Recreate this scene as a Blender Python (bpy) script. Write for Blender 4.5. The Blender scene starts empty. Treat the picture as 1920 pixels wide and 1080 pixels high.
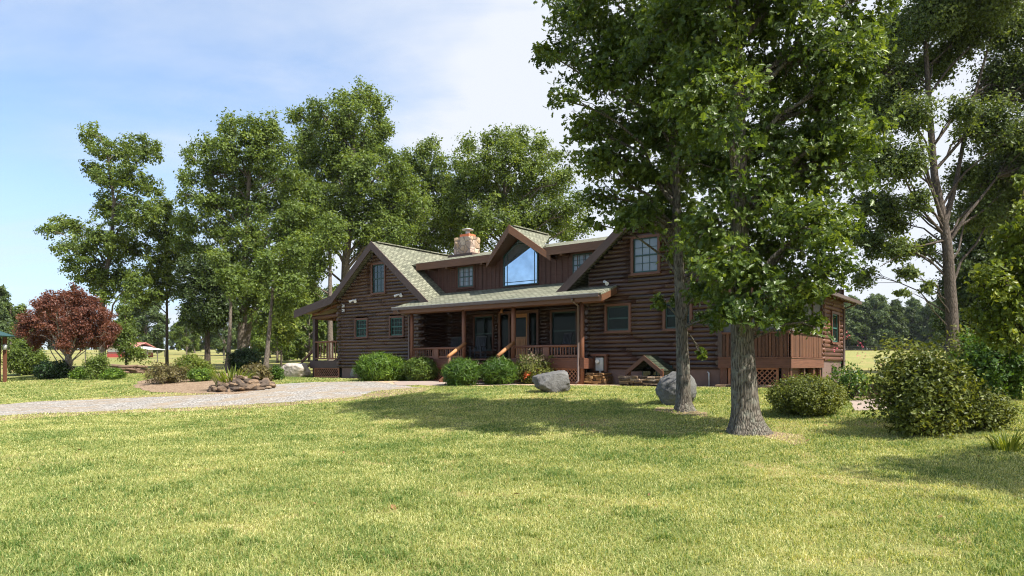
import bpy, bmesh, math, random
import numpy as np
from mathutils import Vector, noise as mnoise
random.seed(7)
RNG = np.random.default_rng(11)
scene = bpy.context.scene
COL = scene.collection
R = math.radians
# ------------------------------------------------------------------ camera model (used to turn photo measurements into places)
F, HZ, CAMZ = 1280.0, 683.0, 1.6
TH = R(-37.4)
EX = np.array([math.cos(TH), math.sin(TH)]); EY = np.array([-math.sin(TH), math.cos(TH)])
D0 = 28.8
OX, OY = (1085 - 960) / F * D0, D0
PAD = 0.72

def smooth(a, b, x):
    t = np.clip((np.asarray(x, float) - a) / (b - a), 0, 1)
    return t * t * (3 - 2 * t)

def terrain(X, Y):
    X = np.asarray(X, float); Y = np.asarray(Y, float)
    d = (X - OX) * EY[0] + (Y - OY) * EY[1]
    s = .74 * smooth(-16, -1.2, d)
    far = 0.031 * 5 * np.logaddexp(0, (np.minimum(Y, 235) - 43) / 5)
    und = .02 * np.sin(X * .7 + 1.3) * np.sin(Y * .55) * np.clip(1 - Y / 80, 0, 1)
    return s + far + und

def tz(X, Y): return float(terrain(X, Y))

def at(px, py, Y): return Vector(((px - 960) / F * Y, Y, CAMZ + (HZ - py) / F * Y))

def ground(px, py, lo=3., hi=400.):
    a = (px - 960) / F; b = (HZ - py) / F
    Y = lo
    while Y < hi:
        if CAMZ + b * Y <= tz(a * Y, Y): break
        Y += .05
    return Vector((a * Y, Y, tz(a * Y, Y)))

def stand(px, Y):
    X = (px - 960) / F * Y
    return Vector((X, Y, tz(X, Y)))

def hw(x, y, z=0.):      # house coordinates to world
    return Vector((OX + EX[0] * x + EY[0] * y, OY + EX[1] * x + EY[1] * y, z))

# ------------------------------------------------------------------ object helpers
def tag(o, label=None, cat=None, group=None, kind=None):
    if label: o['label'] = label
    if cat: o['category'] = cat
    if group: o['group'] = group
    if kind: o['kind'] = kind
    return o

def empty(name, loc=(0, 0, 0), rz=0.):
    o = bpy.data.objects.new(name, None); COL.objects.link(o)
    o.location = loc; o.rotation_euler = (0, 0, rz); o.empty_display_size = .3
    return o

def link(name, me, mat=None, parent=None):
    o = bpy.data.objects.new(name, me); COL.objects.link(o)
    if mat:
        for m in (mat if isinstance(mat, (list, tuple)) else [mat]): me.materials.append(m)
    if parent: o.parent = parent
    return o

def copy_tree(o, parent=None):
    c = o.copy(); COL.objects.link(c)
    if parent: c.parent = parent
    for ch in list(o.children): copy_tree(ch, c)
    return c

class MB:
    """collects faces; one mesh object"""
    def __init__(s): s.v = []; s.f = []; s.uv = []; s.t = []; s.sm = []
    def poly(s, pts, uv=None, tint=.5, sm=False):
        i = len(s.v); s.v += [tuple(p) for p in pts]
        s.f.append(tuple(range(i, i + len(pts))))
        s.uv += [tuple(q) for q in (uv or [(0, 0)] * len(pts))]
        s.t.append(tint); s.sm.append(sm)
    def hexa(s, c, tint=None):
        """c: 8 corners, index = ix + 2*iy + 4*iz"""
        tint = random.random() if tint is None else tint
        c = [Vector(p) for p in c]
        L = [(c[1] - c[0]).length, (c[2] - c[0]).length, (c[4] - c[0]).length]
        o = (random.random() * 20, random.random() * 20)
        for a, b, w in ((0, 1, 0), (0, 1, 1), (0, 2, 0), (0, 2, 1), (1, 2, 0), (1, 2, 1)):
            k = 3 - a - b
            q = []
            for (i, j) in ((0, 0), (1, 0), (1, 1), (0, 1)):
                idx = [0, 0, 0]; idx[a] = i; idx[b] = j; idx[k] = w
                u, v = i * L[a], j * L[b]
                if L[b] > L[a]: u, v = v, u
                q.append((c[idx[0] + 2 * idx[1] + 4 * idx[2]], (u + o[0], v + o[1])))
            flip = (w == 0) ^ (k == 1)
            if flip: q = q[::-1]
            s.poly([p for p, _ in q], [t for _, t in q], tint)
    def box(s, x0, x1, y0, y1, z0, z1, tint=None):
        s.hexa([(x, y, z) for z in (z0, z1) for y in (y0, y1) for x in (x0, x1)], tint)
    def beam(s, p0, p1, w, h, up=(0, 0, 1), tint=None):
        p0, p1 = Vector(p0), Vector(p1); d = (p1 - p0).normalized()
        u = Vector(up); sd = d.cross(u)
        if sd.length < 1e-4: sd = d.cross(Vector((1, 0, 0)))
        sd.normalize(); u = sd.cross(d)
        s.hexa([p + sd * (w * (j - .5)) + u * (h * (k - .5)) for k in (0, 1) for j in (0, 1) for p in (p0, p1)], tint)
    def tube(s, pts, rad, n=8, cap=True, tint=None, vs=1.):
        tint = random.random() if tint is None else tint
        pts = [Vector(p) for p in pts]
        if not hasattr(rad, '__len__'): rad = [rad] * len(pts)
        rings = []; prev = None; o = random.random() * 20; L = 0; us = []
        for i, p in enumerate(pts):
            if i: L += (p - pts[i - 1]).length
            us.append(L + o)
            d = (pts[min(i + 1, len(pts) - 1)] - pts[max(i - 1, 0)]).normalized()
            a = prev if prev is not None else (Vector((0, 0, 1)) if abs(d.z) < .9 else Vector((1, 0, 0)))
            a = a - d * a.dot(d)
            a.normalize(); prev = a; b = d.cross(a)
            rings.append([p + (a * math.cos(2 * math.pi * k / n) + b * math.sin(2 * math.pi * k / n)) * rad[i] for k in range(n)])
        for i in range(len(pts) - 1):
            for k in range(n):
                k2 = (k + 1) % n
                va, vb = k / n * vs, (k + 1) / n * vs
                s.poly([rings[i][k], rings[i][k2], rings[i + 1][k2], rings[i + 1][k]],
                       [(us[i], va), (us[i], vb), (us[i + 1], vb), (us[i + 1], va)], tint, True)
        if cap:
            cu = [(o + .1 * math.cos(k * 6.283 / n), o + .1 * math.sin(k * 6.283 / n)) for k in range(n)]
            s.poly(rings[0][::-1], cu, tint); s.poly(rings[-1], cu, tint)
    def slab(s, pts, th, tint=.5, uaxis=None):
        """flat polygon with thickness th downwards along its normal; uv in metres, u level"""
        pts = [Vector(p) for p in pts]
        n = Vector((0, 0, 0))
        for i in range(len(pts)):
            a, b = pts[i], pts[(i + 1) % len(pts)]
            n += Vector(((a.y - b.y) * (a.z + b.z), (a.z - b.z) * (a.x + b.x), (a.x - b.x) * (a.y + b.y)))
        n.normalize()
        if n.z < 0: pts = pts[::-1]; n = -n
        u = Vector((0, 0, 1)).cross(n)
        if u.length < 1e-3: u = Vector((1, 0, 0))
        u.normalize(); v = n.cross(u)
        uv = [(p.dot(u), p.dot(v)) for p in pts]
        s.poly(pts, uv, tint)
        lo = [p - n * th for p in pts]
        s.poly(lo[::-1], uv[::-1], tint)
        for i in range(len(pts)):
            j = (i + 1) % len(pts)
            s.poly([lo[i], lo[j], pts[j], pts[i]], [(uv[i][0], uv[i][1]), (uv[j][0], uv[j][1]), (uv[j][0], uv[j][1] + .02), (uv[i][0], uv[i][1] + .02)], tint)
    def build(s, name, mat, parent=None, off=(0, 0, 0), weld=True):
        me = bpy.data.meshes.new(name)
        v = np.array(s.v, dtype=np.float32) - np.array(off, np.float32)
        nl = sum(len(f) for f in s.f)
        me.vertices.add(len(v)); me.vertices.foreach_set('co', v.ravel())
        me.loops.add(nl); me.loops.foreach_set('vertex_index', np.array([i for f in s.f for i in f], np.int32))
        me.polygons.add(len(s.f))
        tot = np.array([len(f) for f in s.f], np.int32)
        me.polygons.foreach_set('loop_start', np.concatenate([[0], np.cumsum(tot)[:-1]]).astype(np.int32))
        me.polygons.foreach_set('loop_total', tot)
        me.update(calc_edges=True)
        ul = me.uv_layers.new(name='UVMap'); ul.data.foreach_set('uv', np.array(s.uv, np.float32).ravel())
        at_ = me.attributes.new('tint', 'FLOAT', 'FACE'); at_.data.foreach_set('value', np.array(s.t, np.float32))
        me.polygons.foreach_set('use_smooth', np.array(s.sm, bool))
        if weld and any(s.sm):
            bm = bmesh.new(); bm.from_mesh(me)
            bmesh.ops.remove_doubles(bm, verts=bm.verts, dist=1e-4)
            bm.to_mesh(me); bm.free()
        me.validate()
        return link(name, me, mat, parent)

# ------------------------------------------------------------------ materials
def newmat(name):
    m = bpy.data.materials.new(name); m.use_nodes = True
    nt = m.node_tree; nt.nodes.clear()
    out = nt.nodes.new('ShaderNodeOutputMaterial')
    b = nt.nodes.new('ShaderNodeBsdfPrincipled'); nt.links.new(b.outputs[0], out.inputs[0])
    return m, nt, b, out

def N(nt, t, **kw):
    n = nt.nodes.new(t)
    for k, v in kw.items():
        if k in n.inputs: n.inputs[k].default_value = v
        else: setattr(n, k, v)
    return n

def ramp(nt, fac, stops):
    r = nt.nodes.new('ShaderNodeValToRGB'); nt.links.new(fac, r.inputs[0])
    el = r.color_ramp.elements
    while len(el) < len(stops): el.new(.5)
    for e, (p, c) in zip(el, stops): e.position = p; e.color = (*c, 1) if len(c) == 3 else c
    return r.outputs[0]

def mixc(nt, fac, a, b, mode='MIX'):
    m = nt.nodes.new('ShaderNodeMix'); m.data_type = 'RGBA'; m.blend_type = mode
    for i, v in ((0, fac), (6, a), (7, b)):
        if hasattr(v, 'is_linked'): nt.links.new(v, m.inputs[i])
        elif i == 0: m.inputs[0].default_value = v
        else: m.inputs[i].default_value = (*v, 1)
    return m.outputs[2]

def bump(nt, h, b, strength=.5, dist=.02):
    n = N(nt, 'ShaderNodeBump', Strength=strength, Distance=dist)
    nt.links.new(h, n.inputs['Height']); nt.links.new(n.outputs[0], b.inputs['Normal'])
    return n

def coords(nt, kind, scale=(1, 1, 1)):
    c = nt.nodes.new('ShaderNodeTexCoord'); m = nt.nodes.new('ShaderNodeMapping')
    m.inputs['Scale'].default_value = scale
    nt.links.new(c.outputs[kind], m.inputs[0]); return m.outputs[0]

def noise(nt, vec, scale, detail=4, rough=.6, dist=0.):
    n = N(nt, 'ShaderNodeTexNoise', Scale=scale, Detail=detail, Roughness=rough, Distortion=dist)
    nt.links.new(vec, n.inputs['Vector']); return n.outputs['Fac']

def attr(nt, name):
    a = nt.nodes.new('ShaderNodeAttribute'); a.attribute_name = name; return a.outputs['Fac']

def math_(nt, op, a, b):
    m = nt.nodes.new('ShaderNodeMath'); m.operation = op
    for i, v in enumerate((a, b)):
        if hasattr(v, 'is_linked'): nt.links.new(v, m.inputs[i])
        else: m.inputs[i].default_value = v
    return m.outputs[0]

def wood(name, dark, light, rough=.5, grain=28, spec=.5):
    m, nt, b, _ = newmat(name)
    uv = coords(nt, 'UV', (1.2, grain, 1))
    g = noise(nt, uv, 1., 5, .65, .4)
    big = noise(nt, coords(nt, 'UV', (.9, 1.5, 1)), 1., 3)
    t = attr(nt, 'tint')
    c = ramp(nt, g, [(.3, dark), (.72, light)])
    f = math_(nt, 'ADD', math_(nt, 'MULTIPLY', t, .75), math_(nt, 'MULTIPLY', big, .7))
    c = mixc(nt, .9, c, ramp(nt, f, [(.2, (.5, .5, .52)), (.95, (1.45, 1.38, 1.3))]), 'MULTIPLY')
    nt.links.new(c, b.inputs['Base Color'])
    b.inputs['Roughness'].default_value = rough
    b.inputs['Specular IOR Level'].default_value = spec
    bump(nt, g, b, .35, .008)
    return m

def plain(name, col, rough=.6, metal=0., var=.25, scale=6, bmp=.1):
    m, nt, b, _ = newmat(name)
    n = noise(nt, coords(nt, 'Object'), scale, 5)
    lo = tuple(c * (1 - var) for c in col); hi = tuple(min(1, c * (1 + var)) for c in col)
    nt.links.new(ramp(nt, n, [(.3, lo), (.7, hi)]), b.inputs['Base Color'])
    b.inputs['Roughness'].default_value = rough; b.inputs['Metallic'].default_value = metal
    if bmp: bump(nt, n, b, bmp, .01)
    return m

def shingle(name, base, var=.35):
    m, nt, b, _ = newmat(name)
    uv = coords(nt, 'UV')
    br = N(nt, 'ShaderNodeTexBrick', offset=.5, **{'Scale': 1., 'Mortar Size': .02, 'Brick Width': .3, 'Row Height': .16, 'Bias': 0., 'Mortar Smooth': .2})
    nt.links.new(uv, br.inputs['Vector'])
    c = base
    br.inputs['Color1'].default_value = tuple(x * (1 - var) for x in c) + (1,)
    br.inputs['Color2'].default_value = tuple(x * (1 + var) for x in c) + (1,)
    br.inputs['Mortar'].default_value = tuple(x * .32 for x in c) + (1,)
    fine = noise(nt, uv, 60, 3, .7); big = noise(nt, uv, .7, 4)
    col = mixc(nt, .8, br.outputs['Color'], ramp(nt, fine, [(.3, (.6, .6, .6)), (.7, (1.35, 1.35, 1.3))]), 'MULTIPLY')
    col = mixc(nt, .7, col, ramp(nt, big, [(.3, (.75, .8, .75)), (.7, (1.2, 1.15, 1.1))]), 'MULTIPLY')
    nt.links.new(col, b.inputs['Base Color']); b.inputs['Roughness'].default_value = .9
    b.inputs['Specular IOR Level'].default_value = .2
    h = math_(nt, 'ADD', math_(nt, 'MULTIPLY', br.outputs['Fac'], -1.), math_(nt, 'MULTIPLY', fine, .4))
    bump(nt, h, b, .7, .015)
    return m

def leafmat(name, dark, mid, light, trans=.35, rough=.45, spec=.35):
    m, nt, b, out = newmat(name)
    t = attr(nt, 'tint')
    big = noise(nt, coords(nt, 'Object'), .55, 3)
    f = math_(nt, 'ADD', math_(nt, 'MULTIPLY', t, .75), math_(nt, 'MULTIPLY', math_(nt, 'SUBTRACT', big, .5), .9))
    c = ramp(nt, f, [(.05, dark), (.45, mid), (.95, light)])
    nt.links.new(c, b.inputs['Base Color']); b.inputs['Roughness'].default_value = rough
    b.inputs['Specular IOR Level'].default_value = spec
    tr = nt.nodes.new('ShaderNodeBsdfTranslucent')
    nt.links.new(mixc(nt, 1., c, (1.5, 1.35, .55), 'MULTIPLY'), tr.inputs[0])
    mx = nt.nodes.new('ShaderNodeMixShader'); mx.inputs[0].default_value = trans
    nt.links.new(b.outputs[0], mx.inputs[1]); nt.links.new(tr.outputs[0], mx.inputs[2])
    nt.links.new(mx.outputs[0], out.inputs[0])
    return m

def barkmat(name, dark, light, lichen=None, su=5., sv=2.):
    m, nt, b, _ = newmat(name)
    o = coords(nt, 'Object', (1, 1, .16))
    n = noise(nt, o, 26, 6, .7, .3)
    vo = N(nt, 'ShaderNodeTexVoronoi', feature='DISTANCE_TO_EDGE', Scale=24.)
    nt.links.new(o, vo.inputs['Vector'])
    h = math_(nt, 'ADD', n, math_(nt, 'MULTIPLY', math_(nt, 'MINIMUM', vo.outputs['Distance'], .25), 2.2))
    c = ramp(nt, h, [(.40, dark), (.62, tuple(x * .55 for x in light)), (.95, light)])
    if lichen:
        l = noise(nt, coords(nt, 'Object'), 5, 5, .7)
        c = mixc(nt, ramp(nt, l, [(.5, (0, 0, 0)), (.66, (.6, .6, .6))]), c, lichen)
    nt.links.new(c, b.inputs['Base Color']); b.inputs['Roughness'].default_value = .95
    b.inputs['Specular IOR Level'].default_value = .15
    bump(nt, h, b, 1., .035)
    return m

def stonemat(name, cols, scale=3., bmp=.5, vein=None):
    m, nt, b, _ = newmat(name)
    o = coords(nt, 'Object')
    n = noise(nt, o, scale, 7, .65, .8); f = noise(nt, o, scale * 12, 4, .7)
    t = attr(nt, 'tint')
    k = math_(nt, 'ADD', math_(nt, 'MULTIPLY', n, .8), math_(nt, 'MULTIPLY', math_(nt, 'SUBTRACT', t, .4), .5))
    st = [(.2 + .6 * i / (len(cols) - 1), c) for i, c in enumerate(cols)]
    c = ramp(nt, k, st)
    c = mixc(nt, .7, c, ramp(nt, f, [(.3, (.6, .6, .6)), (.7, (1.3, 1.3, 1.3))]), 'MULTIPLY')
    nt.links.new(c, b.inputs['Base Color']); b.inputs['Roughness'].default_value = .9
    b.inputs['Specular IOR Level'].default_value = .2
    bump(nt, math_(nt, 'ADD', n, math_(nt, 'MULTIPLY', f, .3)), b, bmp, .06)
    return m

def glass(name, col, rough=.04, metal=0., ior=1.6):
    m, nt, b, _ = newmat(name)
    n = noise(nt, coords(nt, 'Object'), 1.2, 2)
    nt.links.new(ramp(nt, n, [(.3, tuple(c * .75 for c in col)), (.7, tuple(c * 1.2 for c in col))]), b.inputs['Base Color'])
    b.inputs['Roughness'].default_value = rough; b.inputs['Metallic'].default_value = metal
    b.inputs['IOR'].default_value = ior
    bump(nt, n, b, .02, .01)
    return m

M = {}
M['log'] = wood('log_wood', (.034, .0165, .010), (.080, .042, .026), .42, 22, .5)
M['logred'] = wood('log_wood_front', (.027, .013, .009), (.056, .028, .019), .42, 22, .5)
M['trim'] = wood('trim_wood', (.075, .030, .017), (.135, .056, .030), .55, 30)
M['fascia'] = wood('fascia_wood', (.052, .031, .026), (.080, .049, .041), .6, 30)
M['eave'] = wood('eave_wood', (.085, .038, .018), (.125, .058, .028), .6, 30)
M['boards'] = wood('board_wood', (.055, .026, .020), (.10, .050, .040), .7, 24, .3)
M['deck'] = wood('deck_wood', (.065, .027, .017), (.14, .060, .036), .6, 26, .4)
M['redboard'] = wood('red_board_wood', (.046, .022, .013), (.135, .060, .034), .65, 24, .3)
M['handrail'] = wood('handrail_wood', (.26, .12, .05), (.42, .22, .10), .6, 18, .3)
M['post'] = wood('post_wood', (.10, .040, .022), (.19, .082, .045), .55, 20)
M['lattice'] = wood('lattice_wood', (.20, .085, .045), (.30, .14, .075), .7, 20)
M['found'] = plain('foundation_paint', (.15, .095, .08), .8, 0, .12, 3)
M['dark'] = plain('black_and_painted_shade', (.012, .010, .009), .9)  # near-black: painted shade under the decks, also camera lenses and barn door
M['shingle'] = shingle('roof_shingle', (.205, .208, .160), .28)
M['shingle_d'] = shingle('roof_shingle_dark', (.045, .055, .036))
M['green'] = plain('green_sash_paint', (.018, .090, .075), .45, 0, .15)
M['greend'] = plain('dark_green_sash_paint', (.012, .045, .040), .45, 0, .15)
M['glass'] = glass('window_glass', (.012, .016, .014), .05)
M['glassd'] = glass('porch_window_glass', (.008, .012, .010), .08, 0., 1.22)
M['glassc'] = glass('window_glass_curtain', (.16, .19, .23), .15)
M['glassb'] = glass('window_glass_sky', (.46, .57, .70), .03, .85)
M['gutter'] = plain('gutter_metal', (.12, .085, .072), .4, .2, .1)
M['gutterl'] = plain('gutter_lip_metal', (.42, .38, .34), .35, .3, .1)
M['white'] = plain('white_plastic', (.75, .75, .73), .4, 0, .05)
M['grey'] = plain('grey_metal', (.45, .47, .48), .45, .3, .12)
M['clay'] = plain('flue_clay', (.52, .16, .07), .8, 0, .2)
M['screen'] = plain('insect_screen', (.10, .10, .105), .8, 0, .12)
M['door'] = wood('door_wood', (.26, .11, .035), (.40, .19, .065), .45, 22)
M['chair'] = plain('chair_dark', (.03, .03, .035), .5)
M['chim'] = None
# chimney stone: irregular mortared stone
m, nt, b, _ = newmat('chimney_stone'); o = coords(nt, 'Object')
wn = nt.nodes.new('ShaderNodeTexNoise'); wn.inputs['Scale'].default_value = 2.; nt.links.new(o, wn.inputs['Vector'])
ov = mixc(nt, .25, o, wn.outputs['Color'], 'ADD')
v1 = N(nt, 'ShaderNodeTexVoronoi', Scale=2.6); nt.links.new(ov, v1.inputs['Vector'])
v2 = N(nt, 'ShaderNodeTexVoronoi', feature='DISTANCE_TO_EDGE', Scale=2.6); nt.links.new(ov, v2.inputs['Vector'])
sep = nt.nodes.new('ShaderNodeSeparateColor'); nt.links.new(v1.outputs['Color'], sep.inputs[0])
c = ramp(nt, sep.outputs[0], [(.1, (.30, .22, .16)), (.4, (.44, .31, .20)), (.6, (.52, .42, .33)), (.85, (.40, .30, .24))])
c = mixc(nt, ramp(nt, v2.outputs['Distance'], [(.02, (1, 1, 1)), (.06, (0, 0, 0))]), c, (.22, .17, .14))
c = mixc(nt, .7, c, ramp(nt, noise(nt, o, 14, 5), [(.3, (.6, .6, .6)), (.7, (1.3, 1.25, 1.2))]), 'MULTIPLY')
nt.links.new(c, b.inputs['Base Color']); b.inputs['Roughness'].default_value = .9
bump(nt, math_(nt, 'MINIMUM', v2.outputs['Distance'], .15), b, .9, .25)
M['chim'] = m
M['boulder'] = stonemat('boulder_stone', [(.045, .044, .043), (.125, .122, .118), (.19, .187, .18), (.36, .355, .34)], 2.2, 1.)
M['boulder2'] = stonemat('boulder_stone_brown', [(.14, .135, .125), (.24, .23, .215), (.33, .315, .29)], 1.4, .6)
M['boulder3'] = stonemat('boulder_stone_tan', [(.30, .25, .21), (.46, .40, .34), (.58, .52, .46)], 1.6, .7)
M['flag'] = stonemat('flag_stone', [(.09, .055, .03), (.34, .19, .08), (.58, .40, .20)], 2.4, .8)
M['flagw'] = stonemat('flag_stone_dark', [(.045, .035, .028), (.11, .082, .062), (.22, .15, .095), (.35, .285, .22)], 1.6, .8)
M['barkN'] = barkmat('oak_bark', (.022, .016, .012), (.19, .165, .135), (.26, .27, .22))
M['bark'] = barkmat('grey_bark', (.07, .055, .042), (.24, .20, .165))
M['bark3'] = barkmat('right_tree_bark', (.045, .036, .03), (.16, .13, .11))
M['barkd'] = barkmat('dark_bark', (.035, .028, .022), (.12, .095, .075))
M['barkl'] = barkmat('pale_bark', (.16, .13, .11), (.38, .33, .29))
M['oak'] = leafmat('oak_leaf', (.042, .076, .013), (.104, .160, .028), (.27, .335, .065), .44, .38, .42)
M['leafA'] = leafmat('hickory_leaf', (.072, .114, .021), (.150, .212, .041), (.29, .345, .082), .44)
M['leafB'] = leafmat('woodland_leaf', (.072, .116, .022), (.152, .216, .043), (.30, .365, .088), .44)
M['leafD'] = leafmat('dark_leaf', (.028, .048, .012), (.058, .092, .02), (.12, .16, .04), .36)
M['leafT'] = leafmat('right_tree_leaf', (.052, .082, .021), (.110, .156, .038), (.22, .265, .085), .42)
M['leafF'] = leafmat('far_leaf', (.055, .090, .034), (.105, .155, .055), (.19, .24, .09), .36)
M['leafY'] = leafmat('yellow_green_leaf', (.075, .115, .014), (.16, .21, .028), (.32, .34, .07), .4)
M['leafR'] = leafmat('maple_red_leaf', (.105, .038, .026), (.19, .074, .048), (.29, .145, .095), .38)
M['bushG'] = leafmat('bright_bush_leaf', (.045, .10, .010), (.12, .21, .022), (.27, .38, .05), .36)
M['bushG2'] = leafmat('leafy_bush_leaf', (.040, .075, .010), (.105, .165, .022), (.24, .30, .055), .35)
M['bushM'] = leafmat('mid_bush_leaf', (.030, .075, .010), (.075, .145, .016), (.17, .26, .035), .34)
M['bushY'] = leafmat('olive_bush_leaf', (.050, .072, .013), (.145, .175, .030), (.35, .35, .09), .36)
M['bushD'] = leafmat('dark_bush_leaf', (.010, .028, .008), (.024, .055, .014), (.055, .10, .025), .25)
M['bushB'] = leafmat('brown_bush_leaf', (.06, .045, .018), (.13, .115, .035), (.26, .20, .10), .25)
M['grass'] = leafmat('grass_blade', (.10, .185, .042), (.40, .43, .15), (.78, .74, .41), .38, .5, .3)
M['petal'] = plain('pink_petal', (.55, .08, .14), .6)
M['orange'] = plain('orange_leaf', (.55, .12, .03), .6)
M['dead'] = plain('dead_twig', (.34, .25, .17), .8)
M['litter'] = plain('dry_leaf', (.24, .12, .05), .8)
M['barnred'] = plain('barn_red', (.42, .07, .06), .6, 0, .1)
M['barnroof'] = plain('barn_roof_red', (.48, .19, .155), .5, 0, .12)
M['barnwhite'] = plain('barn_white', (.74, .74, .74), .6, 0, .05)
M['greenroof'] = plain('green_roof_metal', (.014, .06, .04), .4, .2, .1)
M['wire'] = plain('fence_wire', (.11, .10, .08), .8)
M['firewood'] = wood('firewood', (.07, .045, .032), (.20, .14, .10), .9, 20)

# ------------------------------------------------------------------ terrain sheets
def groundmat(name):
    m, nt, b, _ = newmat(name)
    o = coords(nt, 'Object')
    n1 = noise(nt, o, .35, 6, .62, .3); n2 = noise(nt, o, 2.2, 6, .65); n3 = noise(nt, o, 38, 3, .7)
    n4 = noise(nt, o, .055, 4, .6)
    k = math_(nt, 'ADD', math_(nt, 'MULTIPLY', n1, .55), math_(nt, 'MULTIPLY', n2, .45))
    c = ramp(nt, k, [(.36, (.14, .18, .055)), (.50, (.24, .24, .09)), (.60, (.32, .25, .12)), (.70, (.34, .24, .13))])
    c = mixc(nt, .85, c, ramp(nt, n3, [(.3, (.6, .62, .6)), (.7, (1.35, 1.32, 1.25))]), 'MULTIPLY')
    c = mixc(nt, .5, c, ramp(nt, n4, [(.35, (.8, .92, .8)), (.65, (1.25, 1.12, 1.05))]), 'MULTIPLY')
    nt.links.new(c, b.inputs['Base Color']); b.inputs['Roughness'].default_value = .95
    b.inputs['Specular IOR Level'].default_value = .1
    bump(nt, math_(nt, 'ADD', n3, math_(nt, 'MULTIPLY', n2, .5)), b, .8, .05)
    return m
M['ground'] = groundmat('lawn_soil')

def gravelmat(name, cols, scale, patch=None):
    m, nt, b, _ = newmat(name)
    o = coords(nt, 'Object')
    v = N(nt, 'ShaderNodeTexVoronoi', Scale=scale); nt.links.new(o, v.inputs['Vector'])
    sep = nt.nodes.new('ShaderNodeSeparateColor'); nt.links.new(v.outputs['Color'], sep.inputs[0])
    st = [(.1 + .8 * i / (len(cols) - 1), c) for i, c in enumerate(cols)]
    c = ramp(nt, sep.outputs[0], st)
    n = noise(nt, o, .8, 5, .65, .5)
    if patch: c = mixc(nt, ramp(nt, n, [(.45, (0, 0, 0)), (.62, (.8, .8, .8))]), c, patch)
    c = mixc(nt, .6, c, ramp(nt, noise(nt, o, 3, 5), [(.3, (.72, .7, .68)), (.7, (1.2, 1.2, 1.2))]), 'MULTIPLY')
    nt.links.new(c, b.inputs['Base Color']); b.inputs['Roughness'].default_value = .95
    b.inputs['Specular IOR Level'].default_value = .15
    bump(nt, v.outputs['Distance'], b, .9, .03)
    return m
M['gravel'] = gravelmat('driveway_gravel', [(.13, .12, .105), (.28, .26, .235), (.50, .48, .455), (.22, .20, .175)], 21, (.30, .235, .165))
M['pea'] = gravelmat('bed_pebble', [(.26, .17, .10), (.46, .33, .21), (.60, .48, .34), (.36, .25, .16)], 14)
M['mulch'] = gravelmat('bed_mulch', [(.15, .10, .065), (.26, .18, .12), (.34, .26, .18)], 18)
M['dirt'] = gravelmat('bare_dirt', [(.20, .13, .08), (.28, .20, .125), (.34, .26, .17)], 40)
M['walk'] = plain('walkway_concrete', (.30, .235, .195), .9, 0, .12, 2)

def axis(fine0, fine1, step, far0, far1, k=1.18):
    a = list(np.arange(fine0, fine1 + 1e-6, step)); s = step; x = fine1
    while x < far1: s *= k; x += s; a.append(x)
    s = step; x = fine0; lo = []
    while x > far0: s *= k; x -= s; lo.append(x)
    return np.array(lo[::-1] + a)

def grid_mesh(name, xs, ys, zoff=0.):
    X, Y = np.meshgrid(xs, ys)
    V = np.stack([X, Y, terrain(X, Y) + zoff], -1).reshape(-1, 3)
    nx, ny = len(xs), len(ys)
    i = (np.arange(ny - 1)[:, None] * nx + np.arange(nx - 1)[None]).ravel()
    Fq = np.stack([i, i + 1, i + nx + 1, i + nx], 1)
    return raw_mesh(name, V, Fq)

def raw_mesh(name, V, Fc, tint=None, smooth_=True):
    me = bpy.data.meshes.new(name)
    V = np.asarray(V, np.float32); Fc = np.asarray(Fc, np.int32); k = Fc.shape[1]
    me.vertices.add(len(V)); me.vertices.foreach_set('co', V.ravel())
    me.loops.add(Fc.size); me.loops.foreach_set('vertex_index', Fc.ravel())
    me.polygons.add(len(Fc))
    me.polygons.foreach_set('loop_start', np.arange(0, Fc.size, k, dtype=np.int32))
    me.polygons.foreach_set('loop_total', np.full(len(Fc), k, np.int32))
    me.polygons.foreach_set('use_smooth', np.full(len(Fc), smooth_, bool))
    me.update(calc_edges=True)
    if tint is not None:
        a = me.attributes.new('tint', 'FLOAT', 'POINT'); a.data.foreach_set('value', np.asarray(tint, np.float32))
    return me

g = link('ground', grid_mesh('ground', axis(-42, 42, .6, -620, 620), axis(-6, 66, .6, -40, 620)), M['ground'])
tag(g, kind='structure')

SHEETS = []        # outlines kept free of grass
THIN = []          # outlines where the grass is thin and dry
def nz(x, y, s=1.): return mnoise.noise(Vector((x * s, y * s, 3.7)))

def inside(poly, X, Y):
    X = np.asarray(X); Y = np.asarray(Y); r = np.zeros(X.shape, bool)
    n = len(poly)
    for i in range(n):
        x0, y0 = poly[i]; x1, y1 = poly[(i + 1) % n]
        if y0 == y1: continue
        c = ((y0 > Y) != (y1 > Y)) & (X < (x1 - x0) * (Y - y0) / (y1 - y0) + x0)
        r ^= c
    return r

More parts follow.
